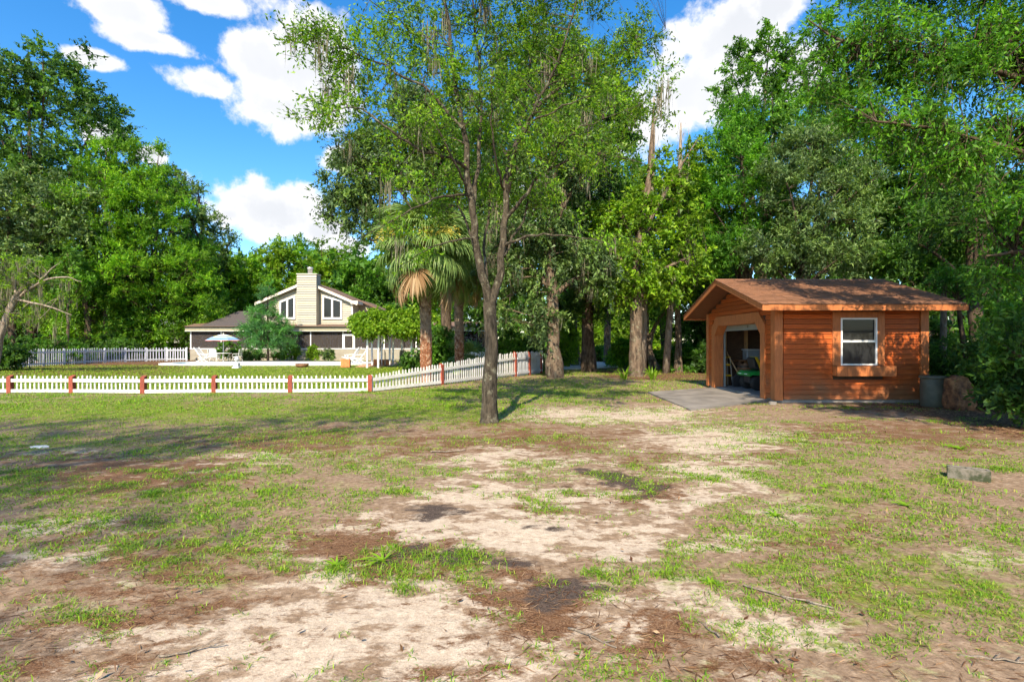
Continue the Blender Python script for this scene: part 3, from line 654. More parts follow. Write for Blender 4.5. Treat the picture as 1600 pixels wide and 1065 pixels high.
# ---- things inside and around the shed
def riding_mower():
    t = thing('riding_mower', 'green and yellow ride-on mower parked inside the shed door', 'mower', (8.05, 16.5, .09), 0)
    g, y, k = M['green_paint'], M['yellow_paint'], M['rubber']
    for (x, yy, r, w) in ((-.3, -.37, .235, .2), (-.3, .37, .235, .2), (.85, -.36, .18, .14), (.85, .36, .18, .14)):
        wh = MB().lathe([(r * .62, -w / 2), (r * .92, -w / 2), (r, -w * .32), (r, w * .32), (r * .92, w / 2), (r * .62, w / 2)], 22).build('wheel', k, t, True)
        wh.location = (x, yy, r); wh.rotation_euler = (math.pi / 2, 0, 0)
        MB().lathe([(.03, -w * .46), (r * .6, -w * .5), (r * .63, 0), (r * .6, w * .5), (.03, w * .46)], 16).build('rim', y, wh, True)
    fd = MB().prism([(-.58, 0, .44), (-.62, 0, .52), (-.5, 0, .60), (.15, 0, .62), (.2, 0, .46), (.05, 0, .38), (-.05, 0, .48), (-.5, 0, .48)], (0, -.46, 0), (0, .46, 0)); fd.build('rear_fender', g, t, bevel=.02)
    MB().box(-.5, .9, -.2, .2, .22, .44).build('chassis', M['dark'], t, bevel=.02)
    MB().prism([(.42, 0, .44), (.42, 0, .82), (.62, 0, .86), (1.12, 0, .74), (1.18, 0, .5), (1.1, 0, .4)], (0, -.24, 0), (0, .24, 0)).build('hood', g, t, bevel=.03)
    MB().box(1.16, 1.2, -.2, .2, .46, .62).build('grille', M['dark'], t)
    st = MB().prism([(-.16, 0, .66), (.2, 0, .64), (.22, 0, .71), (-.1, 0, .76), (-.24, 0, 1.06), (-.33, 0, 1.04)], (0, -.23, 0), (0, .23, 0)).build('seat', y, t, bevel=.03)
    MB().prism([(-.2, 0, .63), (-.16, 0, .655), (-.34, 0, 1.05), (-.39, 0, 1.0), (-.32, 0, .7)], (0, -.235, 0), (0, .235, 0)).build('seat_back_shell', M['dark'], st, bevel=.02)
    MB().tube([(.42, 0, .8), (.27, 0, .98)], .018, 8).build('steering_column', M['dark'], t)
    a = np.linspace(0, 2 * np.pi, 21); w = nrm((-.64, 0, .77)); uu = np.array((0, 1., 0)); vv = np.cross(w, uu)
    MB().tube([np.array((.26, 0, .99)) + .17 * (math.cos(q) * uu + math.sin(q) * vv) for q in a], .016, 6).build('steering_wheel', M['dark'], t, True)
    MB().prism([(-.1, 0, .12), (-.02, 0, .26), (.6, 0, .26), (.66, 0, .12)], (0, -.5, 0), (0, .5, 0)).build('mower_deck', g, t, bevel=.02)
    b = MB()
    for yy in (-.3, .12): b.box(-.624, -.6, yy, yy + .18, .5, .525)
    b.build('reflector', M['white'], t)
riding_mower()
def shed_contents():
    t = thing('shovel', 'black scoop shovel with wooden handle leaning inside the shed', 'shovel', (7.62, 17.35, .09), 0)
    MB().tube([(-.18, .62, 1.35), (.06, .25, .62), (.12, .1, .42)], .02, 8).build('handle', M['tool_wood'], t, True)
    MB().prism([(-.2, 0, .02), (.22, 0, .02), (.26, 0, .3), (.16, 0, .45), (-.05, 0, .45), (-.2, 0, .3)], (.05, .0, 0), (.05, .06, .0)).build('scoop', M['dark'], t, bevel=.02)
    t = thing('step_stool', 'yellow step stool beside the shovel in the shed', 'stool', (7.46, 17.85, .09), 0)
    for (z, w) in ((.35, .24), (.72, .2)): MB().box(-w / 2, w / 2, -.14, .14, z, z + .05).build('step', M['yellow_paint'], t)
    b = MB()
    for sx in (-1, 1):
        for sy in (-1, 1): MB().beam((sx * .15, sy * .2, 0), (sx * .09, sy * .1, 1.0), .025, .025).build('leg', M['metal'], t)
    MB().tube([(-.12, -.1, 1.0), (.12, -.1, 1.0)], .015, 8).build('grip', M['yellow_paint'], t)
    t = thing('wooden_barrel', 'brown wooden barrel behind the mower in the shed', 'barrel', (8.12, 17.85, .09), 0)
    n = 14
    for k in range(n):
        a0, a1 = 2 * math.pi * k / n, 2 * math.pi * (k + .94) / n; s = MB(); pr = [(.24, 0), (.285, .2), (.3, .4), (.285, .6), (.24, .8)]; vs = []
        for r, z in pr:
            for q, rr in ((a0, r), (a1, r), (a1, r - .025), (a0, r - .025)): vs.append((rr * math.cos(q), rr * math.sin(q), z))
        fs = [(3, 2, 1, 0), (16, 17, 18, 19)] + [(4 * i + j, 4 * i + (j + 1) % 4, 4 * i + 4 + (j + 1) % 4, 4 * i + 4 + j) for i in range(4) for j in range(4)]
        s.add(vs, fs).build('stave', M['brown_wood'], t)
    for z in (.12, .68): MB().lathe([(.274, z - .025), (.282, z - .025), (.285, z + .025), (.274, z + .025)], 24).build('hoop', M['dark'], t)
    t = thing('storage_bin', 'pale blue grey plastic bin on the shelf behind the mower seat', 'bin', (8.42, 17.95, 1.0), 0)
    MB().prism([(-.26, -.18, 0), (.26, -.18, 0), (.26, .18, 0), (-.26, .18, 0)], (0, 0, 0), (0, 0, .33)).build('tub', M['plastic_bin'], t, bevel=.02)
    MB().box(-.29, .29, -.21, .21, .331, .37).build('lid', M['white_dull'], t, bevel=.01)
    t = thing('wall_shelf', 'brown timber shelf along the back wall of the shed', 'shelf', (8.3, 17.95, 0), 0)
    MB().box(-.45, .9, -.24, .2, .955, .998).build('board', M['brown_wood'], t)
    for x in (-.42, .8): MB().box(x, x + .06, -.2, -.14, .09, .954).build('leg', M['brown_wood'], t)
shed_contents()
def barrel_and_rock():
    t = thing('plastic_drum', 'grey green plastic drum at the shed corner', 'drum', (*G(1464, 636)[:2] + (0, .1), 0), 0)
    MB().lathe([(.25, 0), (.265, .03), (.275, .25), (.275, .5), (.27, .7), (.262, .72)], 28).build('body', M['barrel'], t, True)
    MB().lathe([(.262, .70), (.295, .705), (.3, .76), (.27, .775), (.02, .765)], 28).build('lid', M['barrel'], t, True)
    rng = np.random.default_rng(4)
    import bmesh
    bm = bmesh.new(); bmesh.ops.create_icosphere(bm, subdivisions=4, radius=1.0)
    for v in bm.verts:
        p = np.array(v.co); q = np.sign(p) * np.abs(p) ** .62
        q = np.sign(p) * np.abs(p) ** .45; z = q[2] * .5 + .5; tap = 1.0 - .34 * max(z, 0)
        n = fbm(np.array([p[0] * 2 + 5 + p[2]]), np.array([p[1] * 2 + 9 + p[2] * 1.5]), 3, 4)[0] - .5
        r = 1 + n * .7
        v.co = (q[0] * .29 * tap * r - z * .07, q[1] * .26 * tap * r, max(-.02, z * .86 * (1 + n * .2) - .06))
    me = bpy.data.meshes.new('rock'); bm.to_mesh(me); bm.free(); me.polygons.foreach_set('use_smooth', np.ones(len(me.polygons), bool))
    g = G(1506, 640); o = add('rock_cover', me, M['rock_cover'], None, (g[0], g[1] + .1, 0)); tag(o, 'brown rock-shaped cover standing beside the plastic drum', 'rock cover')
    g = G(1525, 753); t = thing('concrete_block', 'mossy hollow concrete block lying at the edge of the woods', 'block', (g[0], g[1] + .1, 0), -.66)
    b = MB(); hw, hd, h = .19, .08, .14
    b.box(-hw, hw, -hd, -hd + .035, -.02, h); b.box(-hw, hw, hd - .035, hd, -.02, h)
    for x in (-hw, -.0175, hw - .035): b.box(x, x + .035, -hd + .035, hd - .035, -.02, h - .002)
    b.build('shell', M['block'], t, bevel=.006)
    g = G(62, 698); o = MB().prism([(-.16, -.05, 0), (.1, -.08, 0), (.18, .02, 0), (.05, .1, 0), (-.13, .06, 0)], (0, 0, -.01), (0, 0, .035)).build('flat_stone', M['white_dull'], None, bevel=.008)
    o.location = (g[0], g[1], -.008); o.scale = (.75, .75, .7); tag(o, 'small flat white stone in the grass before the fence', 'stone')
    g = G(1204, 631); o = MB().prism([(-.09, -.06, 0), (.07, -.07, 0), (.1, .03, 0), (0, .08, 0), (-.1, .04, 0)], (0, 0, -.02), (0.01, 0, .07)).build('pale_stone', M['concrete'], None, bevel=.015)
    o.location = (g[0], g[1] - .1, 0.01); tag(o, 'pale stone lying at the shed front corner beside the pad', 'stone')
def s_block(nt, b):
    v = coords(nt); n = noise_(nt, v, 9, 7, .65); n2 = noise_(nt, v, 40, 3)
    col = mix_(nt, ramp(nt, n, [(.42, (0, 0, 0)), (.6, (1, 1, 1))]), (0.17, 0.15, 0.12), (0.035, 0.045, 0.018)); nt.links.new(col, b.inputs['Base Color']); b.inputs['Roughness'].default_value = .95; bump_(nt, b, n2, .5, .01)
M['block'] = mk('block', s_block)
barrel_and_rock()

# ------------------------------------------------------------------ picket fences
def picket_mesh(w, t, mat):
    b = MB().prism([(-w / 2, 0, 0), (w / 2, 0, 0), (w / 2, 0, .95), (0, 0, 1.0), (-w / 2, 0, .95)], (0, -t / 2, 0), (0, t / 2, 0)); me = new_mesh('picket', b.v, b.f); me.materials.append(mat); return me
def fence(label, posts, spacing, pw, mat, pmat, postw=.13, extra=.02, rail_h=.1, rf=(.14, .74), group='white picket fences of the yard', sunk=.0, skip=()):
    o0 = np.array((posts[0][0], posts[0][1], 0)); t = thing('picket_fence', label, 'fence', o0, 0, group)
    me = picket_mesh(pw, .02, mat); rng = random.Random(len(posts))
    pm = MB().prism([(-postw / 2, -postw / 2, -.1), (postw / 2, -postw / 2, -.1), (postw / 2, postw / 2, -.1), (-postw / 2, postw / 2, -.1)], (0, 0, 0), (0, 0, 1.1)); pm.v = [(x, y, z - .09 * (z > .5 and y < 0)) for x, y, z in pm.v]; pm = new_mesh('post', pm.v, pm.f); pm.materials.append(pmat)
    for i, (x, y, h) in enumerate(posts):
        if i in skip: continue
        d = np.array(posts[min(i + 1, len(posts) - 1)][:2]) - np.array(posts[max(i - 1, 0)][:2]); a = math.atan2(d[1], d[0])
        add('post', pm, None, t, (x - o0[0], y - o0[1], 0), (rng.uniform(-.015, .015), rng.uniform(-.015, .015), a), (1, 1, h + extra))
    for (x0, y0, h0), (x1, y1, h1) in zip(posts[:-1], posts[1:]):
        p = np.array((x0, y0, 0)) - o0; q = np.array((x1, y1, 0)) - o0; d = q - p; L = np.linalg.norm(d); d /= L; a = math.atan2(d[1], d[0])
        s = np.array((d[1], -d[0], 0));
        if s @ (-(np.array((x0, y0, 0)))) < 0: s = -s                       # rails on the side that faces the yard
        for r in rf:
            MB().beam(p + d * postw * .5 + s * .035 + (0, 0, r * h0), q - d * postw * .5 + s * .035 + (0, 0, r * h1), .03, rail_h).build('rail', mat, t)
        n = max(1, int(round(L / spacing)))
        for k in range(n):
            f = (k + .5) / n
            if f * L < postw * .55 or (1 - f) * L < postw * .55: continue
            c = p + d * f * L; h = (h0 + (h1 - h0) * f) * rng.uniform(.95, 1.02)
            add('picket', me, None, t, (c[0], c[1], .015), (rng.uniform(-.015, .015), rng.uniform(-.03, .03), a + rng.uniform(-.05, .05)), (1, 1, h))
    return t
def gp(px, py, h): g = G(px, py); return (g[0], g[1], h)
fence('low white picket fence with red posts along the near lawn', [gp(-75, 614, .55), gp(16, 614, .55), gp(113, 614, .55), gp(224, 615, .55), gp(335, 614, .55), gp(454, 614, .55), gp(578, 612, .53)], .145, .045, M['fence_white'], M['post_red'])
fence('white picket fence with red posts climbing behind the forked tree', [gp(579.5, 612, .54), gp(690, 601, .8), gp(805, 588, 1.16)], .148, .062, M['fence_white'], M['post_red'], skip=(0,))
fence('short run of close white pickets turning back past the fence corner', [gp(806.5, 588, 1.15), gp(827, 585.6, 1.15), gp(845, 583, 1.14)], .1, .085, M['white_dull'], M['post_red'], skip=(0,))
fence('long weathered grey white picket fence below the trees at left', [gp(-60, 580, 1.16)] + [(lambda f: gp(-60 + f * 352, 580 - 16.5 * (1 - (1 - f) ** 1.6), 1.16))(k / 11) for k in range(1, 12)], .2, .075, M['white_dull'], M['white_dull'], postw=.1, extra=.03, rf=(.14, .8))
fence('white picket fence between the palms and the house', [(-7.2, 40.5, 1.15), (-5.0, 39.6, 1.15), (-2.7, 38.6, 1.15), (-.4, 37.6, 1.15), (1.0, 33.0, 1.15), (1.6, 27.6, 1.15)], .16, .06, M['white'], M['white'], postw=.1)

# ------------------------------------------------------------------ the house
def H(px, py, Y): p = P(px, py, Y); return p[0], p[2]
def build_house():
    O = np.array((-16.0, 46.0, 0)); hs = thing('house', 'cream two-storey house with gable roof, chimney and screened porch', 'house', O)
    def lx(px, Y=46.): return (px - CX) / F * Y - O[0]
    def lz(py, Y=46.): return CAMZ + (HY - py) / F * Y
    xa, xb = lx(297), lx(772)
    zw, zs, zf = 1.02, 2.64, 3.02
    MB().box(xa, xb, 0, .18, -.1, zw).build('porch_wall', M['stucco'], hs)
    MB().box(xa - .02, xb + .02, -.03, .21, zw + .001, zw + .06).build('porch_sill', M['white'], hs)
    MB().box(xa - .3, xb + .3, -.25, .18, zs, zf).build('porch_beam', M['beam'], hs)
    MB().box(xa - .32, xb + .32, -.28, -.2, zs - .03, zs - .001).build('gutter', M['white'], hs)
    MB().prism([(0, -.45, zf + .002), (0, 1.2, zf + .32), (0, 4, zf + .62), (0, 4, zf + .5), (0, 0, zf - .1 + .1)], (xa - .35, 0, 0), (xb + .35, 0, 0)).build('porch_roof', M['roof_brown'], hs)
    MB().box(xa, xb, 0.2, 3.6, -.1, .05).build('porch_floor', M['concrete'], hs)
    MB().box(xa, xb, 3.6, 3.8, -.1, 3.5).build('back_wall', M['brick_in'], hs)
    for x in (xa, xb - .15): MB().box(x, x + .15, .18, 3.6, -.1, 3.0).build('end_wall', M['brick_in'], hs)
    for (pa, pb) in ((470, 483), (505, 517), (519, 530), (575, 590), (650, 700)):
        w = MB().box(lx(pa, 49.5), lx(pb, 49.5), 3.52, 3.597, .2, 2.3).build('glass_door', M['white_dull'], hs); MB().box(lx(pa, 49.5) + .08, lx(pb, 49.5) - .08, 3.49, 3.515, .3, 2.2).build('pane', M['glass'], w)
    pp = [297.5, 345, 393, 441, 485, 535.5, 553.5, 600, 650, 700, 771]
    for k, p in enumerate(pp): MB().box(lx(p) - .045, lx(p) + .045, .04, .14, zw + .061 if p not in (535.5, 553.5) else -.05, zs).build('porch_post', M['white'], hs)
    for a, b in zip(pp[:-1], pp[1:]):
        if a == 535.5: continue
        MB().box(lx(a) + .046, lx(b) - .046, .08, .085, zw + .062, zs).build('screen_panel', M['screen'], hs)
    d = MB(); da, db = lx(535.5) + .06, lx(553.5) - .06
    d.box(da, da + .1, .05, .1, .02, zs - .32); d.box(db - .1, db, .05, .1, .02, zs - .32)
    for z in (.02, 1.0, zs - .42): d.box(da + .1, db - .1, .05, .1, z, z + .1)
    dd = d.build('screen_door', M['white'], hs); MB().box(da + .1, db - .1, .07, .075, .12, zs - .42).build('screen_panel', M['screen'], dd); MB().box(db - .08, db - .05, .02, .05, 1.0, 1.12).build('handle', M['metal'], dd)
    MB().box(da, db, .05, .1, zs - .3, zs - .24).build('door_head', M['white'], hs)
    # upper storey (plane at y = 47)
    U = 1.0; Yw = 47.
    ul, ur = lx(413, Yw), lx(551, Yw); pk = lx(481, Yw); ze = lz(471, Yw); zp = lz(441, Yw)
    slope = (zp - ze) / (ur - pk)
    MB().prism([(ul, 0, 3.05), (ur, 0, 3.05), (ur, 0, ze - .1), (pk, 0, zp - .12), (ul, 0, zp - .12 - slope * (pk - ul))], (0, U + .05, 0), (0, U + 7, 0)).build('upper_wall', M['siding'], hs)
    v = []; f = []; z = 3.05                                     # lap siding courses, joined: each is under three pixels high
    while z < zp - .1:
        h = .2; lo, hi = ul, ur
        if z > ze - .16: lo, hi = max(lo, pk - (zp - .16 - z - h) / slope), min(hi, pk + (zp - .16 - z - h) / slope)
        else: lo = max(lo, pk - (zp - .16 - z - h) / slope)
        if hi - lo > .3:
            n = len(v); v += [(lo, U - .03, z), (hi, U - .03, z), (hi, U + .04, z + h), (lo, U + .04, z + h), (lo, U + .045, z), (hi, U + .045, z)]; f += [[n, n + 1, n + 2, n + 3], [n + 4, n + 5, n + 1, n]]
        z += h
    tag(add('siding', new_mesh('siding', np.array(v), f), M['siding'], hs), kind='stuff')
    MB().box(ur - .12, ur + .02, U - .03, U + .2, 3.04, ze).build('corner_board', M['siding_trim'], hs)
    # gable roof
    for s in (-1, 1):
        xe = pk + s * (ur - pk + .55); zz = zp - slope * (ur - pk + .55)
        MB().prism([(pk, 0, zp + .14), (xe, 0, zz + .14), (xe, 0, zz + .02), (pk, 0, zp + .02)], (0, U - .42, 0), (0, U + 7.2, 0)).build('roof_slope', M['roof_brown'], hs)
        MB().prism([(pk, 0, zp + .1), (xe, 0, zz + .1), (xe, 0, zz - .14), (pk, 0, zp - .14)], (0, U - .46, 0), (0, U - .421, 0)).build('rake_board', M['siding_trim'], hs)
        MB().prism([(pk, 0, zp + .015), (xe, 0, zz + .015), (xe, 0, zz - .04), (pk, 0, zp - .04)], (0, U - .42, 0), (0, U - .001, 0)).build('soffit', M['siding_trim'], hs)
    MB().box(ur - .05, ur + .6, U - .45, U + 1.2, lz(475, Yw), lz(470.5, Yw)).build('eave_return', M['siding_trim'], hs)
    # lower side roof continuing to the right
    xe0, xe1 = ur + .02, lx(640, 50); z0_, z1_ = lz(471, 50), lz(503, 50)
    MB().prism([(xe0, 0, z0_ + .1), (xe1, 0, z1_ + .1), (xe1, 0, z1_ - .05), (xe0, 0, z0_ - .05)], (0, 2.6, 0), (0, 8, 0)).build('side_roof', M['roof_brown'], hs)
    MB().prism([(xe0, 0, 3.3), (xe1 - .5, 0, 3.3), (xe1 - .5, 0, z1_ + .02), (xe0, 0, z0_ - .06)], (0, 3.0, 0), (0, 8, 0)).build('side_wall', M['siding'], hs)
    # chimney
    ca, cb = lx(464.5, 46.3), lx(494.5, 46.3); ct = lz(428.5, 46.3)
    ch = MB().box(ca, cb, .28, 1.25, 3.05, ct).build('chimney', M['siding'], hs)
    v = []; f = []; z = 3.05
    while z < ct - .1:
        h = .21; n = len(v); y0 = .22; zt = min(z + h, ct)
        v += [(ca - .02, y0 - .03, z), (cb + .02, y0 - .03, z), (cb + .006, y0 + .045, zt), (ca - .006, y0 + .045, zt), (ca - .02, y0 + .05, z), (cb + .02, y0 + .05, z), (cb + .02, 1.25, z), (cb + .006, 1.25, zt)]
        f += [[n, n + 1, n + 2, n + 3], [n + 4, n + 5, n + 1, n], [n + 1, n + 6, n + 7, n + 2]]; z += h
    tag(add('chimney_siding', new_mesh('chimney_siding', np.array(v), f), M['siding'], ch), kind='stuff')
    MB().box(ca - .06, cb + .06, .2, 1.31, ct + .001, ct + .06).build('chimney_cap', M['siding_trim'], ch)
    MB().lathe([(.2, 0), (.2, .42), (.26, .43), (.26, .62), (.1, .66)], 14, ((ca + cb) / 2 + .12, .75, ct + .061)).build('flue', M['metal'], ch, True)
    # upper windows with raked heads
    for (pa, pb, ta, tb) in ((437, 462, 471, 461), (504, 535, 461, 469)):
        x0, x1 = lx(pa, Yw), lx(pb, Yw); zb = lz(498.5, Yw); za_, zb_ = lz(ta, Yw), lz(tb, Yw); e = .16; hd = lambda x: za_ + (zb_ - za_) * (x - x0) / (x1 - x0)
        fr = MB(); y0, y1 = U - .11, U + .06; xm = (x0 + x1) / 2
        def quad(poly): fr.prism([(x, 0, z) for x, z in poly], (0, y0, 0), (0, y1, 0))
        quad([(x0, zb), (x0 + e, zb), (x0 + e, hd(x0 + e)), (x0, hd(x0))]); quad([(x1 - e, zb), (x1, zb), (x1, hd(x1)), (x1 - e, hd(x1 - e))])
        quad([(xm - e / 2, zb + e), (xm + e / 2, zb + e), (xm + e / 2, hd(xm + e / 2) - e), (xm - e / 2, hd(xm - e / 2) - e)])
        quad([(x0 + e, zb), (x1 - e, zb), (x1 - e, zb + e), (x0 + e, zb + e)]); quad([(x0 + e, hd(x0 + e) - e), (x1 - e, hd(x1 - e) - e), (x1 - e, hd(x1 - e)), (x0 + e, hd(x0 + e))])
        w = fr.build('window', M['white'], hs)
        for (u0, u1) in ((x0 + e, xm - e / 2), (xm + e / 2, x1 - e)):
            MB().prism([(u0, 0, zb + e), (u1, 0, zb + e), (u1, 0, hd(u1) - e), (u0, 0, hd(u0) - e)], (0, U - .07, 0), (0, U - .06, 0)).build('pane', M['glass'], w)
    # low hip roof over the left end of the porch
    hx0, hx1, rx0, rx1 = lx(315), lx(440), lx(372, 50), lx(398, 50); hz = lz(486, 50)
    MB().add([(hx0, -.3, 3.03), (hx1, -.3, 3.03), (hx1, 8, 3.03), (hx0, 8, 3.03), (rx0, 4, hz), (rx1, 4, hz)], [(0, 1, 5, 4), (1, 2, 5), (2, 3, 4, 5), (3, 0, 4), (0, 3, 2, 1)]).build('hip_roof', M['roof_dark'], hs)
build_house()

# ------------------------------------------------------------------ pool, patio, garden furniture
def build_pool():
    t = thing('swimming_pool', 'swimming pool with white coping before the house', 'pool', (-18, 38, 0))
    xs = np.linspace(0, 2 * np.pi, 49)[:-1]
    def loop(rx, ry): return [(rx * np.sign(math.cos(a)) * abs(math.cos(a)) ** .55, ry * np.sign(math.sin(a)) * abs(math.sin(a)) ** .6) for a in xs]
    o, i_ = loop(7.6, 2.5), loop(6.9, 1.9); n = 48; v = []; f = []
    for pl, z in ((o, -.05), (o, .11), (i_, .11), (i_, -.02)): v += [(x, y, z) for x, y in pl]
    for r in range(3): f += [(r * n + k, r * n + (k + 1) % n, (r + 1) * n + (k + 1) % n, (r + 1) * n + k) for k in range(n)]
    MB().add(v, f).build('coping', M['white'], t)
    MB().add([(x, y, .06) for x, y in loop(6.95, 1.95)], [list(range(n))]).build('pool_water', M['water'], t)
    slab('patio', [(-17.5, 41.6), (-9.2, 41.0), (-8.2, 34.6), (-10.2, 33.4), (-10.6, 36), (-10.2, 40.6), (-17.5, 40.7)], -.05, .03, M['patio'], 'orange brick patio between the pool and the pergola')
build_pool()
def lounge_chair(label, loc, rz):
    t = thing('deck_chair', label, 'deck chair', loc, rz, 'white slatted deck chairs round the pool'); w = M['white']
    a, b_ = np.array((-.1, 0, .42)), np.array((-.62, 0, 1.15)); s0, s1 = np.array((.62, 0, .46)), np.array((-.14, 0, .36))
    for k in range(7):
        p = a + (b_ - a) * (k + .5) / 7; MB().beam(p - (0, .3, 0), p + (0, .3, 0), .09, .025, (-.8, 0, -.57)).build('back_slat', w, t)
    for k in range(6):
        p = s0 + (s1 - s0) * (k + .5) / 6; MB().beam(p - (0, .3, 0), p + (0, .3, 0), .1, .025).build('seat_slat', w, t)
    for y in (-.33, .33):
        MB().beam((-.66, y, 1.2), (.02, y, .26), .04, .05).build('back_rail', w, t); MB().beam((-.62, y, 0), (.64, y, .48), .045, .05).build('leg', w, t); MB().beam((.58, y * .9, 0), (-.3, y * .9, .38), .045, .05).build('leg', w, t)
        MB().beam((.45, y, .62), (-.4, y, .68), .07, .03).build('armrest', w, t); MB().beam((.4, y, .44), (.4, y, .615), .04, .04).build('arm_post', w, t)
lounge_chair('white slatted deck chair left of the striped umbrella', (-24.75, 41.2, .02), 0)
lounge_chair('white slatted deck chair beside the orange planter', (-12.4, 39.6, .04), math.pi)
lounge_chair('white slatted deck chair behind the pergola post', (-11.5, 38.6, .04), math.pi + .25)
def umbrella_set():
    c = (-23.45, 41.6, .02)
    t = thing('patio_umbrella', 'blue, yellow and red striped patio umbrella over the white table', 'umbrella', c)
    prof = [(0.02, 2.27), (.35, 2.2), (.75, 2.06), (1.1, 1.9), (1.33, 1.76)]; n = 8
    for k in range(n):
        vs = []; fs = []
        for (r, z) in prof:
            for j in range(5):
                a = 2 * math.pi * (k + j / 4) / n; sag = .05 * (r / 1.33) * math.sin(math.pi * j / 4); vs.append((r * math.cos(a) * (1 - sag * .6), r * math.sin(a) * (1 - sag * .6), z - sag))
        m = len(prof)
        for i in range(m - 1): fs += [(i * 5 + j, i * 5 + j + 1, i * 5 + 6 + j, i * 5 + 5 + j) for j in range(4)]
        g = MB().add(vs, fs).build('canopy_panel', M['umbrella'], t, True)
        a = 2 * math.pi * k / n; MB().beam((1.33 * math.cos(a), 1.33 * math.sin(a), 1.735), (.05, 0, 2.2), .015, .015).build('rib', M['metal'], t)
    MB().tube([(0, 0, 0), (0, 0, 2.36)], .025, 10).build('pole', M['white'], t)
    t = thing('patio_table', 'round white patio table under the striped umbrella', 'table', c)
    MB().lathe([(.03, .7), (.6, .7), (.62, .72), (.6, .745), (.03, .745)], 28).build('tabletop', M['white'], t, True)
    for k in range(4):
        a = k * math.pi / 2 + .4; MB().tube([(.45 * math.cos(a), .45 * math.sin(a), .7), (.3 * math.cos(a), .3 * math.sin(a), .35), (.5 * math.cos(a), .5 * math.sin(a), 0)], .022, 8).build('leg', M['white'], t, True)
    for (dx, dy, rz, lab) in ((-.1, -1.0, math.pi / 2, 'white patio chair on the pool side of the umbrella table'), (1.05, .1, math.pi, 'white patio chair right of the umbrella table'), (-.95, .25, 0, 'white patio chair left of the umbrella table')):
        h = thing('patio_chair', lab, 'chair', (c[0] + dx, c[1] + dy, .02), rz, 'white chairs round the umbrella table')
        for k in range(6): MB().box(-.22 + k * .075, -.22 + k * .075 + .06, -.24, .24, .42, .44).build('seat_slat', M['white'], h)
        for k in range(6):
            z = .5 + k * .09; MB().box(-.27 - k * .012, -.255 - k * .012, -.24, .24, z, z + .07).build('back_slat', M['white'], h)
        for y in (-.26, .26):
            MB().tube([(-.34, y, 1.05), (-.24, y, .45), (.24, y, .43)], .018, 6).build('side_frame', M['white'], h)
            aa = np.linspace(0, math.pi, 9); MB().tube([(-.02 + .3 * math.cos(q), y, .42 * math.sin(q) ** .8) for q in aa], .018, 6).build('leg', M['white'], h, True)
            MB().tube([(-.3, y, .68), (.2, y, .66), (.26, y, .44)], .018, 6).build('armrest', M['white'], h, True)
umbrella_set()
def ornaments():
    g = G(370, 575); t = thing('garden_urn', 'white garden urn on a square plinth before the pool', 'urn', (g[0], g[1], 0))
    MB().box(-.2, .2, -.2, .2, -.02, .08).build('foot', M['white'], t, bevel=.01); MB().prism([(-.15, -.15, 0), (.15, -.15, 0), (.15, .15, 0), (-.15, .15, 0)], (0, 0, .08), (0, 0, .34)).build('plinth', M['white'], t, bevel=.01)
    MB().lathe([(.1, .341), (.06, .38), (.06, .41), (.13, .47), (.16, .55), (.13, .62), (.09, .65), (.11, .7), (.06, .74), (.02, .76)], 20).build('urn_body', M['white_dull'], t, True)
    for (px, py, s, lab) in ((538, 574, .5, 'orange clay box planter at the pool corner'), (588, 572, .42, 'orange clay box planter between the front pergola posts'), (601, 571.5, .4, 'orange clay box planter under the middle of the pergola')):
        g = G(px, py); t = thing('box_planter', lab, 'planter', (g[0], g[1] + .3, .03), .15, 'orange clay planters on the patio')
        b = MB(); w, k = s / 2 * 1.1, .05
        b.box(-w, w, -w, -w + k, 0, s); b.box(-w, w, w - k, w, 0, s); b.box(-w, -w + k, -w + k, w - k, 0, s - .002); b.box(w - k, w, -w + k, w - k, 0, s - .002); b.build('shell', M['orange_clay'], t); MB().box(-w + k, w - k, -w + k, w - k, .01, s - .06).build('soil', M['brown_wood'], t)
    g = G(472, 573.5); t = thing('fire_bowl', 'low brown bowl standing on the pool edge lawn', 'bowl', (g[0], g[1], 0))
    MB().lathe([(.28, 0), (.38, .06), (.42, .2), (.4, .22), (.36, .18), (.1, .1)], 20).build('bowl', M['brown_wood'], t, True); MB().lathe([(.3, -.01), (.3, .03), (.28, .04)], 16).build('foot', M['dark'], t)
ornaments()

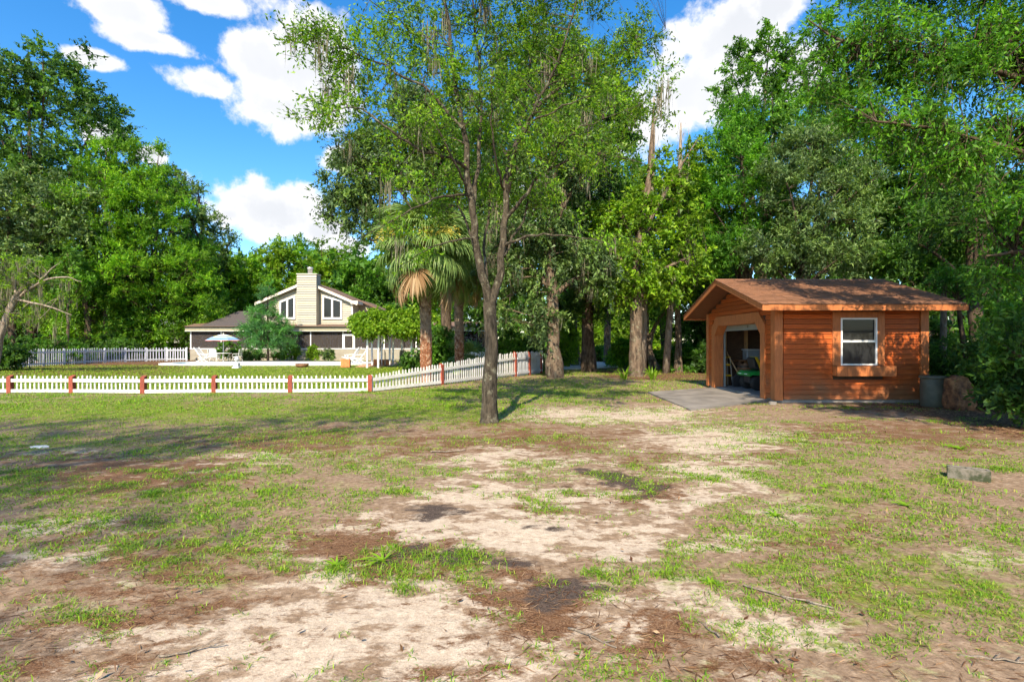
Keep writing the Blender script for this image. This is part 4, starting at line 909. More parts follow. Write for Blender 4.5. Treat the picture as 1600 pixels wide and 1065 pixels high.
# ------------------------------------------------------------------ pergola
def pergola():
    O = np.array((-7.9, 33.5, 0)); t = thing('pergola', 'weathered white post pergola smothered in green vine', 'pergola', O)
    fr = [(573.7, 32.2), (591, 32.2), (643.5, 32.6)]; re = [(581.5, 35.8), (596, 36), (608.7, 36.5), (614, 35.8), (628, 36)]
    pts = [P(p, HY, D) for p, D in fr + re]; rng = random.Random(2)
    for p in pts: MB().beam(p * (1, 1, 0) - O, p * (1, 1, 0) - O + (rng.uniform(-.04, .04), 0, 2.35), .11, .11).build('post', M['white'], t)
    for y in (32.3, 36.0):
        MB().beam((-9.6 - O[0], y - O[1] + .07, 2.4), (-5.6 - O[0], y - O[1] + .07, 2.4), .05, .15).build('beam', M['white'], t)
    for k in range(9):
        x = -9.5 + k * .47 - O[0]; MB().beam((x, 31.9 - O[1], 2.53), (x, 36.5 - O[1], 2.53), .05, .1).build('rafter', M['white'], t)
    # patio set under it
    for (x, y, rz, lab) in ((-8.3, 34.4, .2, 'grey wooden patio chair under the pergola, the left one'), (-7.5, 34.2, 2.6, 'grey wooden patio chair under the pergola, beside the brown box')):
        h = thing('wooden_chair', lab, 'chair', (x, y, .03), rz, 'grey chairs under the pergola')
        for k in range(5): MB().box(-.22 + k * .09, -.22 + k * .09 + .07, -.22, .22, .42, .445).build('seat_slat', M['grey_wood'], h)
        for k in range(5): MB().box(-.25, -.225, -.21 + k * .09, -.21 + k * .09 + .06, .5, .98).build('back_slat', M['grey_wood'], h)
        for sx in (-1, 1):
            for sy in (-1, 1): MB().box(sx * .22 - .025, sx * .22 + .025, sy * .21 - .025, sy * .21 + .025, 0, .95 if sx < 0 else .418).build('leg', M['grey_wood'], h)
        MB().box(-.252, -.222, -.24, .24, .985, 1.05).build('top_rail', M['grey_wood'], h)
    h = thing('patio_bin', 'dark brown storage box under the pergola', 'box', (-6.75, 34.2, .03), .05)
    MB().box(-.32, .32, -.25, .25, 0, .5).build('body', M['brown_wood'], h, bevel=.015); MB().box(-.35, .35, -.28, .28, .501, .56).build('lid', M['brown_wood'], h, bevel=.01)
    return O
pergola()

# ------------------------------------------------------------------ trees
UP = np.array((0, 0, 1.0))
def unit(a): return a / (np.linalg.norm(a, axis=-1, keepdims=True) + 1e-9)
def bez(a, b, c, n):
    t = np.linspace(0, 1, n)[:, None]; return (1 - t) ** 2 * a + 2 * t * (1 - t) * b + t * t * c
STY = {  # sprays per clump, leaves per spray, outward, up, droop, leaf width ratio
    'oak': (6, 10, .5, .15, .25, .42), 'cedar': (8, 11, .55, .55, .08, .26), 'fine': (7, 12, .4, .1, .3, .4), 'pine': (8, 12, .6, .2, .15, .16), 'broad': (5, 8, .5, .1, .35, .5)}
def sprays(rng, c, mid, S, m, ow, up, droop, ln, jit=.07):
    C = len(c); o = unit(c - mid)
    d = unit(unit(rng.normal(0, 1, (C, S, 3))) + ow * o[:, None] + up * UP)
    L = ln * rng.uniform(.55, 1.2, (C, S, 1, 1)); t = (np.linspace(.12, 1, m)[None, None, :, None]) * np.ones((C, S, 1, 1))
    p = c[:, None, None] + d[:, :, None] * t * L - UP * droop * t * t * L + rng.normal(0, 1, (C, S, m, 3)) * jit * ln
    ld = unit(d[:, :, None] * .8 + rng.normal(0, .75, (C, S, m, 3)) - UP * droop)
    tip = c[:, None] + d * L[:, :, 0] - UP * droop * L[:, :, 0]
    return p.reshape(-1, 3), ld.reshape(-1, 3), tip
def make_tree(name, label, base, tr, fork, blobs, leaf, bark, style='oak', ncl=130, ll=.2, sl=1.0, nl=7, seed=1, moss=0, trunk=None, group=None, limbs=None, twigs=False, cat='tree', shell=.4, sides=9, mosslen=.7, flare=1.35, shape=None):
    rng = np.random.default_rng(seed); B = np.array((base[0], base[1], 0.0)); bl = np.array(blobs, float); bl[:, :3] -= B
    S, m, ow, up, dr, ratio = shape or STY[style]; tri = ll >= .13
    if tri: m = int(m * 1.55); ll = ll * 1.28; ratio = ratio * 1.15
    w = (bl[:, 3] * bl[:, 4] * bl[:, 5]) ** .72; k = rng.choice(len(bl), ncl, p=w / w.sum())
    d = unit(rng.normal(0, 1, (ncl, 3))); r = rng.uniform(shell ** 2, 1, (ncl, 1)) ** .5
    c = bl[k, :3] + d * r * bl[k, 3:6]; c = c[c[:, 2] > .35]; ncl = len(c)
    mid = (bl[:, :3] * w[:, None]).sum(0) / w.sum(); top = (bl[:, 2] + bl[:, 5]).max()
    t = thing(name, label, cat, B, 0, group); parts = []; sk = []; skr = []
    if trunk is None:
        tz = max(fork * 1.2, min(top * .86, top - .3)); tp = np.array((mid[0] * .8, mid[1] * .8, tz)); q = np.linspace(0, 1, 9)[:, None]
        tpts = q * tp * np.array((1, 1, 0)) * q + q * tp * np.array((0, 0, 1)) + rng.normal(0, tr * .35, (9, 3)) * np.array((1, 1, 0)) * np.sin(q * np.pi)
        trad = tr * (1 - .85 * q[:, 0] ** 1.15)
    else:
        tpts = np.array([p[:3] for p in trunk], float) - B; trad = np.array([p[3] for p in trunk], float)
    tpts[0] = (tpts[0][0], tpts[0][1], -.1)
    fl = (0, .1, .22, .5); tp2 = np.concatenate([tpts[:1] + (tpts[1:2] - tpts[:1]) * q for q in fl] + [tpts[1:]]); tr2 = np.concatenate([trad[0] * np.array((flare, flare * .86, 1 + (flare - 1) * .25, 1.0)), trad[1:]])
    zz = np.linspace(0, len(tp2) - 1, 30); ti = np.arange(len(tp2)); tv, tf = tube_arrays(np.stack([np.interp(zz, ti, tp2[:, a]) for a in range(3)], 1), np.interp(zz, ti, tr2), sides)
    ax = np.repeat(np.stack([np.interp(zz, ti, tp2[:, a]) for a in range(3)], 1), sides, 0); an = np.tile(np.arange(sides), 30)
    kn = 1 + .3 * (vnoise(an * .9 + seed, tv[:, 2] * 1.3, seed) - .5) + .16 * (vnoise(an * 1.7, tv[:, 2] * 5, seed + 3) - .5); parts.append((ax + (tv - ax) * kn[:, None], tf))
    for i in range(len(tpts) - 1):
        for f in (0, .33, .66):
            p = tpts[i] * (1 - f) + tpts[i + 1] * f
            if p[2] >= fork * .95: sk.append(p); skr.append(trad[i] * (1 - f) + trad[i + 1] * f)
    for lm in (limbs or []):
        lp = np.array([p[:3] for p in lm], float) - B; lr = np.array([p[3] for p in lm], float)
        u = np.linspace(0, 1, len(lp)); uu = np.linspace(0, 1, len(lp) * 3); lp = np.stack([np.interp(uu, u, lp[:, j]) for j in range(3)], 1); lr = np.interp(uu, u, lr)
        if len(lp) > 4: lp[1:-1] = (lp[:-2] + 2 * lp[1:-1] + lp[2:]) / 4
        lp[1:-1] += rng.normal(0, .02, (len(lp) - 2, 3)); parts.append(tube_arrays(lp, lr, 7)); sk += list(lp); skr += list(lr)
    if limbs is None and ncl > 3:
        sel = [int(np.argmax(c[:, 2]))]; dist = np.linalg.norm(c - c[sel[0]], axis=1)
        for _ in range(min(nl, ncl - 1)):
            j = int(np.argmax(dist)); sel.append(j); dist = np.minimum(dist, np.linalg.norm(c - c[j], axis=1))
        for j in sel:
            e = c[j]; zt = np.clip(fork + (e[2] - fork) * rng.uniform(.15, .5), fork, tpts[-1][2]); s = np.array([np.interp(zt, tpts[:, 2], tpts[:, a]) for a in range(3)]); r0 = np.interp(zt, tpts[:, 2], trad)
            L = np.linalg.norm(e - s); lp = bez(s, s + (e - s) * .35 + UP * L * .22 + rng.normal(0, .05, 3) * L, e, 9); lr = np.linspace(min(r0 * .62, tr * .5), .02, 9)
            parts.append(tube_arrays(lp, lr, 6)); sk += list(lp); skr += list(lr)
    sk = np.array(sk) if sk else tpts; skr = np.array(skr) if len(skr) else trad
    for e in c:
        dd = np.linalg.norm(sk - e, axis=1) + .7 * np.maximum(0, sk[:, 2] - e[2]); j = int(np.argmin(dd)); s = sk[j]
        lp = bez(s, (s + e) / 2 + rng.normal(0, .08, 3) * np.linalg.norm(e - s) + UP * .04 * dd[j], e, 4); r0 = min(skr[j] * .5, .012 + .016 * np.linalg.norm(e - s))
        parts.append(tube_arrays(lp, np.linspace(r0, r0 * .3, 4), 3))
    p, ld, tips = sprays(rng, c, mid, S, m, ow, up, dr, sl)
    if twigs:
        a = np.repeat(c[:, None], S, 1).reshape(-1, 3); b = tips.reshape(-1, 3); parts.append(leaf_cards(rng, (a + b) / 2, b - a, rng.normal(0, 1, a.shape), np.linalg.norm(b - a, axis=1), .018))
    v, f = merge(parts); add('trunk', new_mesh('trunk', v, f, True), bark, t)
    n = len(p); v, f = (leaf_tris if tri else leaf_cards)(rng, p, ld, UP * .8 + rng.normal(0, .6, (n, 3)), ll * rng.uniform(.6, 1.3, n), ratio)
    cme = new_mesh('crown', v, f); tn = np.repeat(rng.uniform(-.42, .3, ncl), S * m * (3 if tri else 4)); ta = cme.attributes.new('tint', 'FLOAT', 'POINT'); ta.data.foreach_set('value', tn.astype(np.float32))
    o = add('crown', cme, leaf, t)
    if moss:
        k = rng.choice(len(c), min(moss, len(c)), replace=False); ns = 26
        a = np.repeat(c[k], ns, 0) + rng.normal(0, 1, (len(k) * ns, 3)) * (.16 * sl, .16 * sl, .12 * sl); ln = mosslen * rng.uniform(.35, 1.25, len(a)) * np.repeat(rng.uniform(.5, 1.4, len(k)), ns)
        v, f = leaf_cards(rng, a - UP * ln[:, None] / 2, -UP + rng.normal(0, .09, (len(a), 3)), rng.normal(0, 1, (len(a), 3)) * (1, 1, .1), ln, .035)
        tag(add('spanish_moss', new_mesh('spanish_moss', v, f), M['moss'], t), kind='stuff')
    return t
def pb(lst, D, depth=.85):
    out = []
    for q in lst:
        x, y, rx, ry = q[:4]; dz = q[4] if len(q) > 4 else 0; p = P(x, y, D + dz); s = (D + dz) / F; out.append((*p, rx * s, rx * s * depth, ry * s))
    return out
def bx(px, D): return ((px - CX) / F * D, D)
def tpath(pts): return [(*P(x, y, D), r) for x, y, D, r in pts]

# --- the forked tree in the middle of the yard
D0 = 10.24
main_limbs = [
    [(764, 478, 10.24, .125), (752, 430, 10.15, .115), (740, 360, 10.0, .105), (735, 300, 9.95, .1), (728, 230, 9.9, .085), (712, 130, 9.8, .065), (697, 20, 9.7, .05), (688, -90, 9.6, .03), (684, -170, 9.6, .012)],
    [(768, 474, 10.24, .12), (783, 425, 10.35, .11), (788, 340, 10.5, .1), (792, 265, 10.6, .085), (812, 205, 10.7, .07), (850, 155, 10.9, .055), (905, 112, 11.1, .04), (980, 85, 11.3, .025), (1040, 45, 11.4, .01)],
    [(738, 330, 9.97, .07), (748, 250, 10.5, .06), (752, 150, 11.0, .05), (742, 40, 11.4, .04), (735, -80, 11.6, .02)],
    [(727, 262, 9.9, .05), (700, 245, 9.4, .042), (655, 235, 9.0, .036), (610, 205, 8.7, .03), (560, 165, 8.5, .022), (500, 180, 8.4, .012), (470, 185, 8.3, .006)],
    [(722, 200, 9.85, .045), (670, 140, 9.6, .036), (600, 100, 9.4, .027), (530, 75, 9.3, .018), (470, 60, 9.2, .008)],
    [(716, 150, 9.8, .04), (680, 80, 10.4, .03), (620, 30, 10.8, .02), (560, -10, 11.0, .01)],
    [(739, 305, 9.98, .035), (700, 302, 9.3, .03), (655, 320, 8.9, .024), (610, 345, 8.6, .016), (565, 372, 8.4, .007)],
    [(748, 372, 10.1, .03), (720, 375, 9.5, .024), (670, 390, 9.1, .018), (625, 415, 8.9, .008)],
    [(788, 345, 10.5, .06), (820, 305, 10.3, .05), (850, 265, 10.0, .044), (905, 245, 9.7, .034), (960, 240, 9.5, .022), (1010, 258, 9.4, .01)],
    [(786, 385, 10.45, .045), (815, 372, 10.1, .038), (850, 364, 9.8, .03), (900, 368, 9.6, .02), (965, 385, 9.4, .008)],
    [(791, 280, 10.6, .06), (808, 230, 11.2, .05), (822, 150, 11.8, .04), (835, 60, 12.2, .03), (840, -40, 12.4, .015)],
    [(820, 195, 10.75, .05), (860, 120, 10.4, .04), (885, 60, 10.1, .03), (905, -20, 9.9, .016)],
    [(795, 300, 10.55, .045), (800, 240, 9.9, .038), (830, 190, 9.4, .03), (870, 170, 9.1, .022), (930, 150, 8.9, .01)],
    [(760, 470, 10.3, .05), (756, 400, 10.7, .045), (765, 330, 11.1, .038), (770, 250, 11.4, .03), (778, 150, 11.6, .02), (782, 40, 11.8, .008)],
    [(742, 380, 10.05, .04), (722, 330, 10.5, .034), (700, 280, 10.9, .028), (672, 220, 11.1, .02), (650, 150, 11.2, .008)],
    [(787, 400, 10.4, .04), (812, 350, 10.9, .034), (832, 300, 11.3, .028), (862, 240, 11.6, .02), (890, 190, 11.8, .008)],
    [(735, 310, 9.95, .035), (720, 270, 9.4, .03), (690, 220, 9.0, .024), (668, 160, 8.8, .016), (655, 100, 8.7, .007)],
    [(790, 300, 10.55, .035), (775, 250, 10.0, .03), (768, 190, 9.6, .024), (770, 120, 9.4, .016), (776, 50, 9.3, .007)],
    [(850, 265, 10.0, .03), (880, 215, 9.6, .024), (930, 190, 9.3, .016), (1000, 165, 9.1, .007)]]
main_blobs = pb([(560, 105, 75, 65, -.8), (480, 62, 42, 32, -1), (515, 178, 60, 40, -1.6), (640, 60, 90, 70, 0), (715, 140, 80, 60, -.2), (800, 60, 100, 80, 1), (870, 140, 90, 75, .5), (960, 95, 80, 60, 1), (985, 165, 65, 55, -.6),
                 (930, 235, 80, 45, -.6), (845, 225, 60, 45, -.6), (645, 205, 70, 40, -1), (610, 275, 50, 32, -1.3), (700, 270, 40, 36, .5), (700, -70, 190, 70, 0), (900, -60, 150, 70, .8), (1015, 55, 40, 30, 1.2), (960, 380, 40, 18, -.8), (890, 362, 40, 22, -.7),
                 (600, 360, 40, 22, -1.6), (660, 395, 30, 14, -1.2), (760, 210, 60, 50, 1.2), (800, 300, 36, 30, .6), (760, 300, 50, 36, .9), (690, 320, 50, 30, .6), (850, 310, 50, 34, .8), (775, 150, 50, 40, -.8)], D0, .9)
make_tree('forked_tree', 'slender forked tree with mottled bark standing alone in the sandy yard', G(763, 660)[:2], .155, 2.5, main_blobs, M['leaf_main'], M['bark_main'], ncl=1000, ll=.08, sl=.44, seed=5, moss=55, mosslen=.55,
          trunk=tpath([(763, 660, D0, .155), (765, 600, D0, .14), (768, 550, D0, .132), (767, 510, D0, .13), (765, 472, D0, .125)]), limbs=[tpath([(x, y, d, r * (.74 - .22 * i / len(q))) for i, (x, y, d, r) in enumerate(q)]) for q in main_limbs], twigs=True, shell=.1, sides=14, shape=(6, 12, .35, .35, .1, .4), flare=1.75)

# --- the wood at left
gL = 'trees of the wood at left'
make_tree('oak_tree', 'tallest dark green tree at the upper left edge', bx(50, 48), .45, 5, pb([(30, 120, 75, 60), (105, 130, 60, 55), (150, 175, 45, 45), (15, 215, 80, 80), (100, 240, 85, 70), (185, 215, 26, 40, 1), (190, 270, 30, 50, 1), (60, 330, 90, 60), (-60, 200, 80, 120)], 48), M['leaf_dark'], M['bark'], 'oak', 420, .32, 1.6, 9, 21, group=gL)
make_tree('oak_tree', 'grey green tree below the tallest one at the far left', bx(20, 44), .36, 4, pb([(40, 320, 90, 60), (0, 390, 80, 70), (110, 340, 60, 55), (-80, 360, 80, 120), (70, 400, 70, 40), (10, 480, 80, 40)], 44), M['leaf_grey'], M['bark'], 'fine', 320, .25, 1.4, 8, 22, group=gL)
make_tree('cedar_tree', 'bright lime cedar in the middle of the wood at left', bx(165, 46), .3, 2.4, pb([(165, 270, 45, 60), (150, 350, 75, 60), (175, 430, 85, 55), (130, 480, 70, 35), (205, 330, 40, 60), (160, 515, 80, 26)], 46), M['leaf_lime'], M['bark'], 'cedar', 360, .25, 1.35, 8, 23, group=gL)
make_tree('cedar_tree', 'lime green cedar with a pointed top beside the grey oak', bx(240, 48), .3, 2.2, pb([(222, 255, 32, 55), (245, 320, 50, 55), (235, 400, 70, 60), (280, 440, 60, 60), (215, 480, 70, 35), (300, 490, 50, 35), (245, 520, 70, 24)], 48), M['leaf_lime'], M['bark'], 'cedar', 370, .25, 1.35, 8, 24, group=gL)
make_tree('cedar_tree', 'small lime cedar nearest the left end of the porch', bx(308, 52), .22, 1.8, pb([(308, 420, 26, 45), (305, 470, 40, 45), (322, 490, 30, 34), (285, 500, 30, 30)], 52), M['leaf_lime'], M['bark'], 'cedar', 160, .26, 1.3, 6, 25, group=gL)
make_tree('oak_tree', 'rounded grey green oak rising behind the porch end', bx(325, 60), .4, 4, pb([(290, 330, 40, 50), (325, 380, 42, 60), (350, 430, 30, 60), (300, 430, 50, 70), (265, 300, 35, 40)], 60), M['leaf_grey'], M['bark'], 'fine', 240, .26, 1.4, 8, 26, group=gL)
make_tree('oak_tree', 'dark leafy tree behind the lime cedars at left', bx(200, 57), .4, 4, pb([(200, 300, 60, 70), (120, 330, 70, 90), (240, 400, 90, 80), (150, 440, 90, 70), (40, 420, 90, 90), (190, 215, 26, 30)], 57), M['leaf_dark'], M['bark'], 'oak', 300, .3, 1.5, 8, 27, group=gL)
make_tree('mossy_tree', 'pale leaning tree draped with moss at the left edge', bx(-8, 26.5), .17, 2.6, pb([(20, 440, 45, 25), (60, 430, 45, 22), (85, 465, 35, 16), (70, 495, 40, 18), (20, 475, 40, 30), (-30, 450, 50, 40), (30, 415, 40, 16)], 26.5), M['leaf_vine'], M['bark_snag'], 'fine', 95, .12, .5, 9, 28, moss=85, mosslen=.7, limbs=[tpath(q) for q in ([(20, 470, 26.5, .08), (60, 440, 26.2, .06), (100, 430, 26, .035), (128, 440, 26, .012)], [(26, 468, 26.5, .07), (70, 476, 26, .045), (112, 492, 25.8, .012)], [(24, 465, 26.5, .07), (22, 430, 26.8, .045), (48, 408, 27, .012)], [(14, 486, 26.5, .06), (-30, 450, 26.8, .04), (-60, 430, 27, .012)], [(60, 440, 26.2, .04), (80, 420, 26.4, .025), (95, 408, 26.4, .01)])],
          trunk=tpath([(-12, 580, 26.5, .2), (-2, 530, 26.5, .18), (12, 490, 26.5, .16), (24, 465, 26.5, .13), (40, 445, 26.5, .08)]))
for k, (px, D, r, top, lab) in enumerate(((106, 42, .14, 430, 'thin dark trunk behind the grey fence, left of the hollow'), (135, 45, .36, 440, 'thick dark trunk in the hollow behind the grey fence'), (205, 49, .15, 440, 'slim trunk behind the grey fence near its gate'), (285, 53, .14, 440, 'slim trunk beside the porch corner'))):
    b = bx(px, D); make_tree('wood_tree', lab, b, r, 3.0, pb([(px, top - 20, 30, 22), (px + 15, top + 10, 30, 20)], D), M['leaf_mid'], M['bark'], 'oak', 40, .2, .9, 4, 60 + k, group=gL)
def shrub(label, px, py, w, h, leaf, ll=.12, n=40, seed=1, D=None, style='oak', sl=.35, name='shrub', group='shrubs of the garden', depth=.8, fork=.15):
    D = D or CAMZ * F / (py - HY); s = D / F; b = bx(px, D); base_y = HY + CAMZ * F / D
    return make_tree(name, label, b, .035, fork, pb([(px, base_y - h * .5, w * .5, h * .5), (px - w * .2, base_y - h * .35, w * .3, h * .33), (px + w * .22, base_y - h * .38, w * .3, h * .36)], D, depth), leaf, M['bark'], style, n, ll, sl, 6, seed, group=group, cat='shrub', flare=1.1, sides=6)
gS = 'shrubs along the left fence'
for k, (px, D, w, h, leaf, lab) in enumerate(((2, 29.4, 70, 52, 'leaf_dark', 'dark bush spilling over the left end of the grey fence'), (75, 38, 100, 44, 'leaf_mid', 'bush behind the grey fence under the mossy tree'), (165, 44, 100, 40, 'leaf_dark', 'dark bush behind the grey fence below the lime cedar'), (245, 48.5, 90, 36, 'leaf_mid', 'bush behind the grey fence between slim trunks'), (-70, 35, 120, 90, 'leaf_dark', 'large dark bush beyond the left end of the grey fence'))):
    shrub(lab, px, 0, w, h, M[leaf], .16, 90, 80 + k, D, sl=.6, group=gS)

# --- behind the house
gH = 'trees behind the house'
for k, (px, top, rx, D, leaf, lab) in enumerate(((385, 392, 38, 60, 'leaf_lime', 'lime tree behind the low hip roof'), (425, 374, 40, 64, 'leaf_vine', 'bright green tree rising left of the chimney'), (470, 372, 42, 66, 'leaf_lime', 'bright green tree rising directly behind the chimney'), (515, 378, 40, 64, 'leaf_vine', 'bright green tree behind the right gable window'), (556, 398, 36, 62, 'leaf_mid', 'green tree behind the right roof slope'), (345, 400, 40, 66, 'leaf_mid', 'green tree showing between the grey oak and the house'), (600, 410, 42, 60, 'leaf_mid', 'green tree behind the pergola vine'), (660, 400, 50, 62, 'leaf_lime', 'lime green tree seen between the two palm trunks'))):
    make_tree('leafy_tree', lab, bx(px, D), .3, 4, pb([(px, top + 32, rx * .85, 32), (px - rx * .45, top + 62, rx * .7, 40), (px + rx * .5, top + 58, rx * .7, 40), (px, top + 100, rx, 40)], D), M[leaf], M['bark'], 'broad', 200, .25, 1.5, 8, 90 + k, group=gH, shape=(6, 9, .5, .2, .3, .6))

# --- small feathery conifer before the porch, and the beds along the wall
make_tree('young_conifer', 'feathery blue green young conifer before the screened porch', bx(419, 42), .1, 1.3, pb([(419, 470, 14, 26), (418, 500, 28, 22), (416, 525, 38, 20), (421, 535, 34, 12), (400, 515, 22, 16), (438, 517, 20, 18)], 42), M['leaf_blue'], M['bark'], 'pine', 190, .17, .75, 8, 111, shape=(8, 12, .7, .35, .15, .14))
gB = 'shrubs along the porch wall'
for k, (px, w, h, leaf, lab) in enumerate(((362, 44, 34, 'leaf_mid', 'leafy bush behind the umbrella table'), (392, 26, 20, 'leaf_grey', 'low grey bush left of the young conifer'), (455, 24, 26, 'leaf_vine', 'rose bush right of the young conifer'), (488, 18, 24, 'leaf_vine', 'slim rose bush below the chimney'), (512, 16, 20, 'leaf_grey', 'small rose bush next to the screen door'), (404, 24, 14, 'leaf_mid', 'ground plant at the young conifer foot'), (436, 20, 12, 'leaf_vine', 'low bright plant between conifer and rose'))):
    shrub(lab, px, 0, w, h, M[leaf], .13, 42, 120 + k, 44.2, sl=.4, group=gB)

# --- vine on the pergola
def vine():
    t = thing('climbing_vine', 'dense bright green vine heaped over the pergola', 'vine', (-7.9, 33.8, 0)); rng = np.random.default_rng(9); O = np.array((-7.9, 33.8, 0))
    bl = np.array(pb([(578, 505, 24, 20, -1.2), (590, 500, 26, 18, 1), (612, 497, 28, 16, -1.4), (615, 505, 30, 18, 1.2), (640, 502, 28, 20, -1.4), (645, 505, 30, 20, 1.4), (668, 515, 26, 26, -1), (562, 505, 14, 16, 0), (600, 514, 36, 8, -1.7), (645, 515, 36, 9, -1.7), (575, 514, 20, 10, -1.6), (690, 530, 20, 30, 1)], 33.8, .9)) - np.array((*O, 0, 0, 0))
    NC = 720; k = rng.choice(len(bl), NC); c = bl[k, :3] + unit(rng.normal(0, 1, (NC, 3))) * rng.uniform(.3, 1, (NC, 1)) ** .5 * bl[k, 3:6]
    p, ld, _ = sprays(rng, c, bl[:, :3].mean(0), 6, 8, .5, .2, .35, .42); n = len(p)
    v, f = leaf_cards(rng, p, ld, UP * .7 + rng.normal(0, .6, (n, 3)), .16 * rng.uniform(.6, 1.3, n), .75); add('foliage', new_mesh('foliage', v, f), M['leaf_vine'], t)
    for (px, D) in ((591, 32.35), (643.5, 32.8), (628, 36.1)):
        x = bx(px, D); a = np.array((x[0], x[1], -.05)) - O; z = np.linspace(0, 1, 10); pts = np.c_[a[0] + .1 * np.cos(z * 12) + .1, a[1] + .1 * np.sin(z * 12), z * 2.6]; MB().tube(pts, .03, 6).build('stem', M['bark'], t, True)
vine()

# --- palms
def frond_mesh(seed, dead=False):
    rng = np.random.default_rng(seed); parts = []
    L = 1.05 if not dead else .95; n = 7; u = np.linspace(0, 1, n)
    pet = np.c_[u * L, np.zeros(n), -.22 * u ** 2 * L]; parts.append(tube_arrays(pet, np.linspace(.028, .014, n), 4)); e = pet[-1]; N = 38
    ax = nrm(pet[-1] - pet[-2])
    for k in range(N):
        a = math.radians(-115 + 230 * k / (N - 1)); ln = (1.15 if not dead else .85) * (.62 + .42 * math.cos(a * .66)) * rng.uniform(.85, 1.12)
        d = ax * math.cos(a) * .9 + np.array((.2, math.sin(a), .1)); d /= np.linalg.norm(d); sd = unit(np.cross(d, UP)); m = 7; q = np.linspace(0, 1, m)
        if dead: d = nrm(d * (.5, .45, 1) + (.25, 0, -.15))
        th = q ** 1.5 * (1.5 if not dead else .9) * rng.uniform(.75, 1.25)      # the blade bends over and hangs
        step = ln / (m - 1); cen = [e + ax * .02]
        for i in range(1, m):
            dd = d * math.cos(th[i]) - UP * math.sin(th[i]); cen.append(cen[-1] + nrm(dd) * step)
        cen = np.array(cen); ww = .03 * np.array((.55, 1, 1, .9, .7, .4, .05))
        vv = np.concatenate([cen - sd * ww[:, None], cen + sd * ww[:, None]]); parts.append((vv, np.array([[i, i + 1, m + i + 1, m + i] for i in range(m - 1)])))
    v, f = merge(parts); return new_mesh('frond', v, f)
FR = [frond_mesh(s) for s in (1, 2, 3)]; FD = [frond_mesh(s, True) for s in (11, 12)]
for m_ in FR: m_.materials.append(M['frond'])
for m_ in FD: m_.materials.append(M['frond_dead'])
def palm(label, base, h, r, seed, sc_=1.0, nf=46, nd=18, flowers=3, group='cabbage palms behind the fence'):
    rng = np.random.default_rng(seed); t = thing('palm_tree', label, 'palm', (base[0], base[1], 0), 0, group); parts = []
    z = np.linspace(-.1, h, 14); pts = np.c_[.06 * np.sin(z), .05 * np.cos(z * .8), z]; parts.append(tube_arrays(pts, r * (1 + .25 * np.exp(-np.maximum(z, 0) * 2)) * np.linspace(1, .85, 14), 14))
    rows = int(h / .15)
    for i in range(rows):                                     # old leaf bases, in a spiral
        zz = .3 + i * .15
        if zz > h: break
        for j in range(7):
            a = 2 * math.pi * (j + .5 * (i % 2)) / 7 + rng.uniform(-.12, .12); out = (.05 + .09 * (zz / h) ** 2 if zz > h * .45 else .04) * rng.uniform(.6, 1.2); rr = r * .93; ca, sa = math.cos(a), math.sin(a); wv = .07
            b0 = np.array((rr * ca, rr * sa, zz - .06)); tp = np.array(((rr + out) * ca, (rr + out) * sa, zz + .13)); sd = np.array((-sa, ca, 0)) * wv
            v = np.array([b0 - sd, b0 + sd, tp + sd * .45, tp - sd * .45, b0 - sd * .9 - np.array((ca, sa, 0)) * .05 + UP * .12, b0 + sd * .9 - np.array((ca, sa, 0)) * .05 + UP * .12]); parts.append((v, np.array([[0, 1, 2, 3], [3, 2, 5, 4], [1, 5, 2, 2], [0, 3, 4, 4]])))
    parts = [(v, f) for v, f in parts]; v, f = merge(parts); add('trunk', new_mesh('trunk', v, [list(dict.fromkeys(q)) for q in f.tolist()]), M['palm_trunk'], t)
    for i in range(nf):
        a = i * 2.39996 + rng.uniform(-.2, .2); e = math.radians(82 - 128 * (i / nf) ** .85 + rng.uniform(-9, 9)); s = sc_ * rng.uniform(.88, 1.12)
        add('frond', FR[i % 3], None, t, (0.08 * math.cos(a), .08 * math.sin(a), h + .25 - .4 * i / nf), (rng.uniform(-.25, .25), -e, a), (s, s, s))
    for i in range(nd):
        a = i * 2.39996 + 1.3; s = sc_ * rng.uniform(1.05, 1.5)
        add('dead_frond', FD[i % 2], None, t, (.1 * math.cos(a), .1 * math.sin(a), h - .15 - .1 * rng.uniform()), (rng.uniform(-.3, .3), math.radians(24 + rng.uniform(-22, 24)), a), (s, s, s))
    for i in range(flowers):
        a = (-2.3, -1.5, -.75, .6)[i % 4] + rng.uniform(-.2, .2); n = 520; q = rng.uniform(0, 1, n); pts = np.c_[.25 + 1.7 * q, rng.normal(0, .16, n) * (.3 + q), .75 * q - .85 * q * q + rng.normal(0, .13, n) * (.3 + q)]
        v, f = leaf_cards(rng, pts * sc_, np.c_[np.ones(n), rng.normal(0, .8, n), rng.normal(-.3, .6, n)], rng.normal(0, 1, (n, 3)), .15 * rng.uniform(.5, 1.3, n), .25); tag(add('flower_stalk', new_mesh('flower_stalk', v, f), M['palm_flower'], t, (0, 0, h + .05), (0, -.12, a)), kind='stuff')
palm('taller palm with a russet lower trunk inside the fence', bx(665, 20.6), 5.45, .205, 31, 1.04, 84, 7, 3)
palm('second palm with orange dead fronds, right of the taller palm', bx(717, 25), 5.75, .2, 32, 1.02, 66, 8, 2)
def low_palm(label, base, n, s, seed):
    rng = np.random.default_rng(seed); t = thing('palmetto', label, 'palmetto', (base[0], base[1], 0), 0, 'low palmettos in the palm bed')
    MB().tube([(0, 0, -.05), (0, 0, .25 * s)], .1 * s, 8).build('trunk', M['palm_trunk'], t)
    for i in range(n):
        a = i * 2.39996; add('frond', FR[i % 3], None, t, (0, 0, .2 * s), (rng.uniform(-.3, .3), -math.radians(rng.uniform(25, 80)), a), (s, s, s))
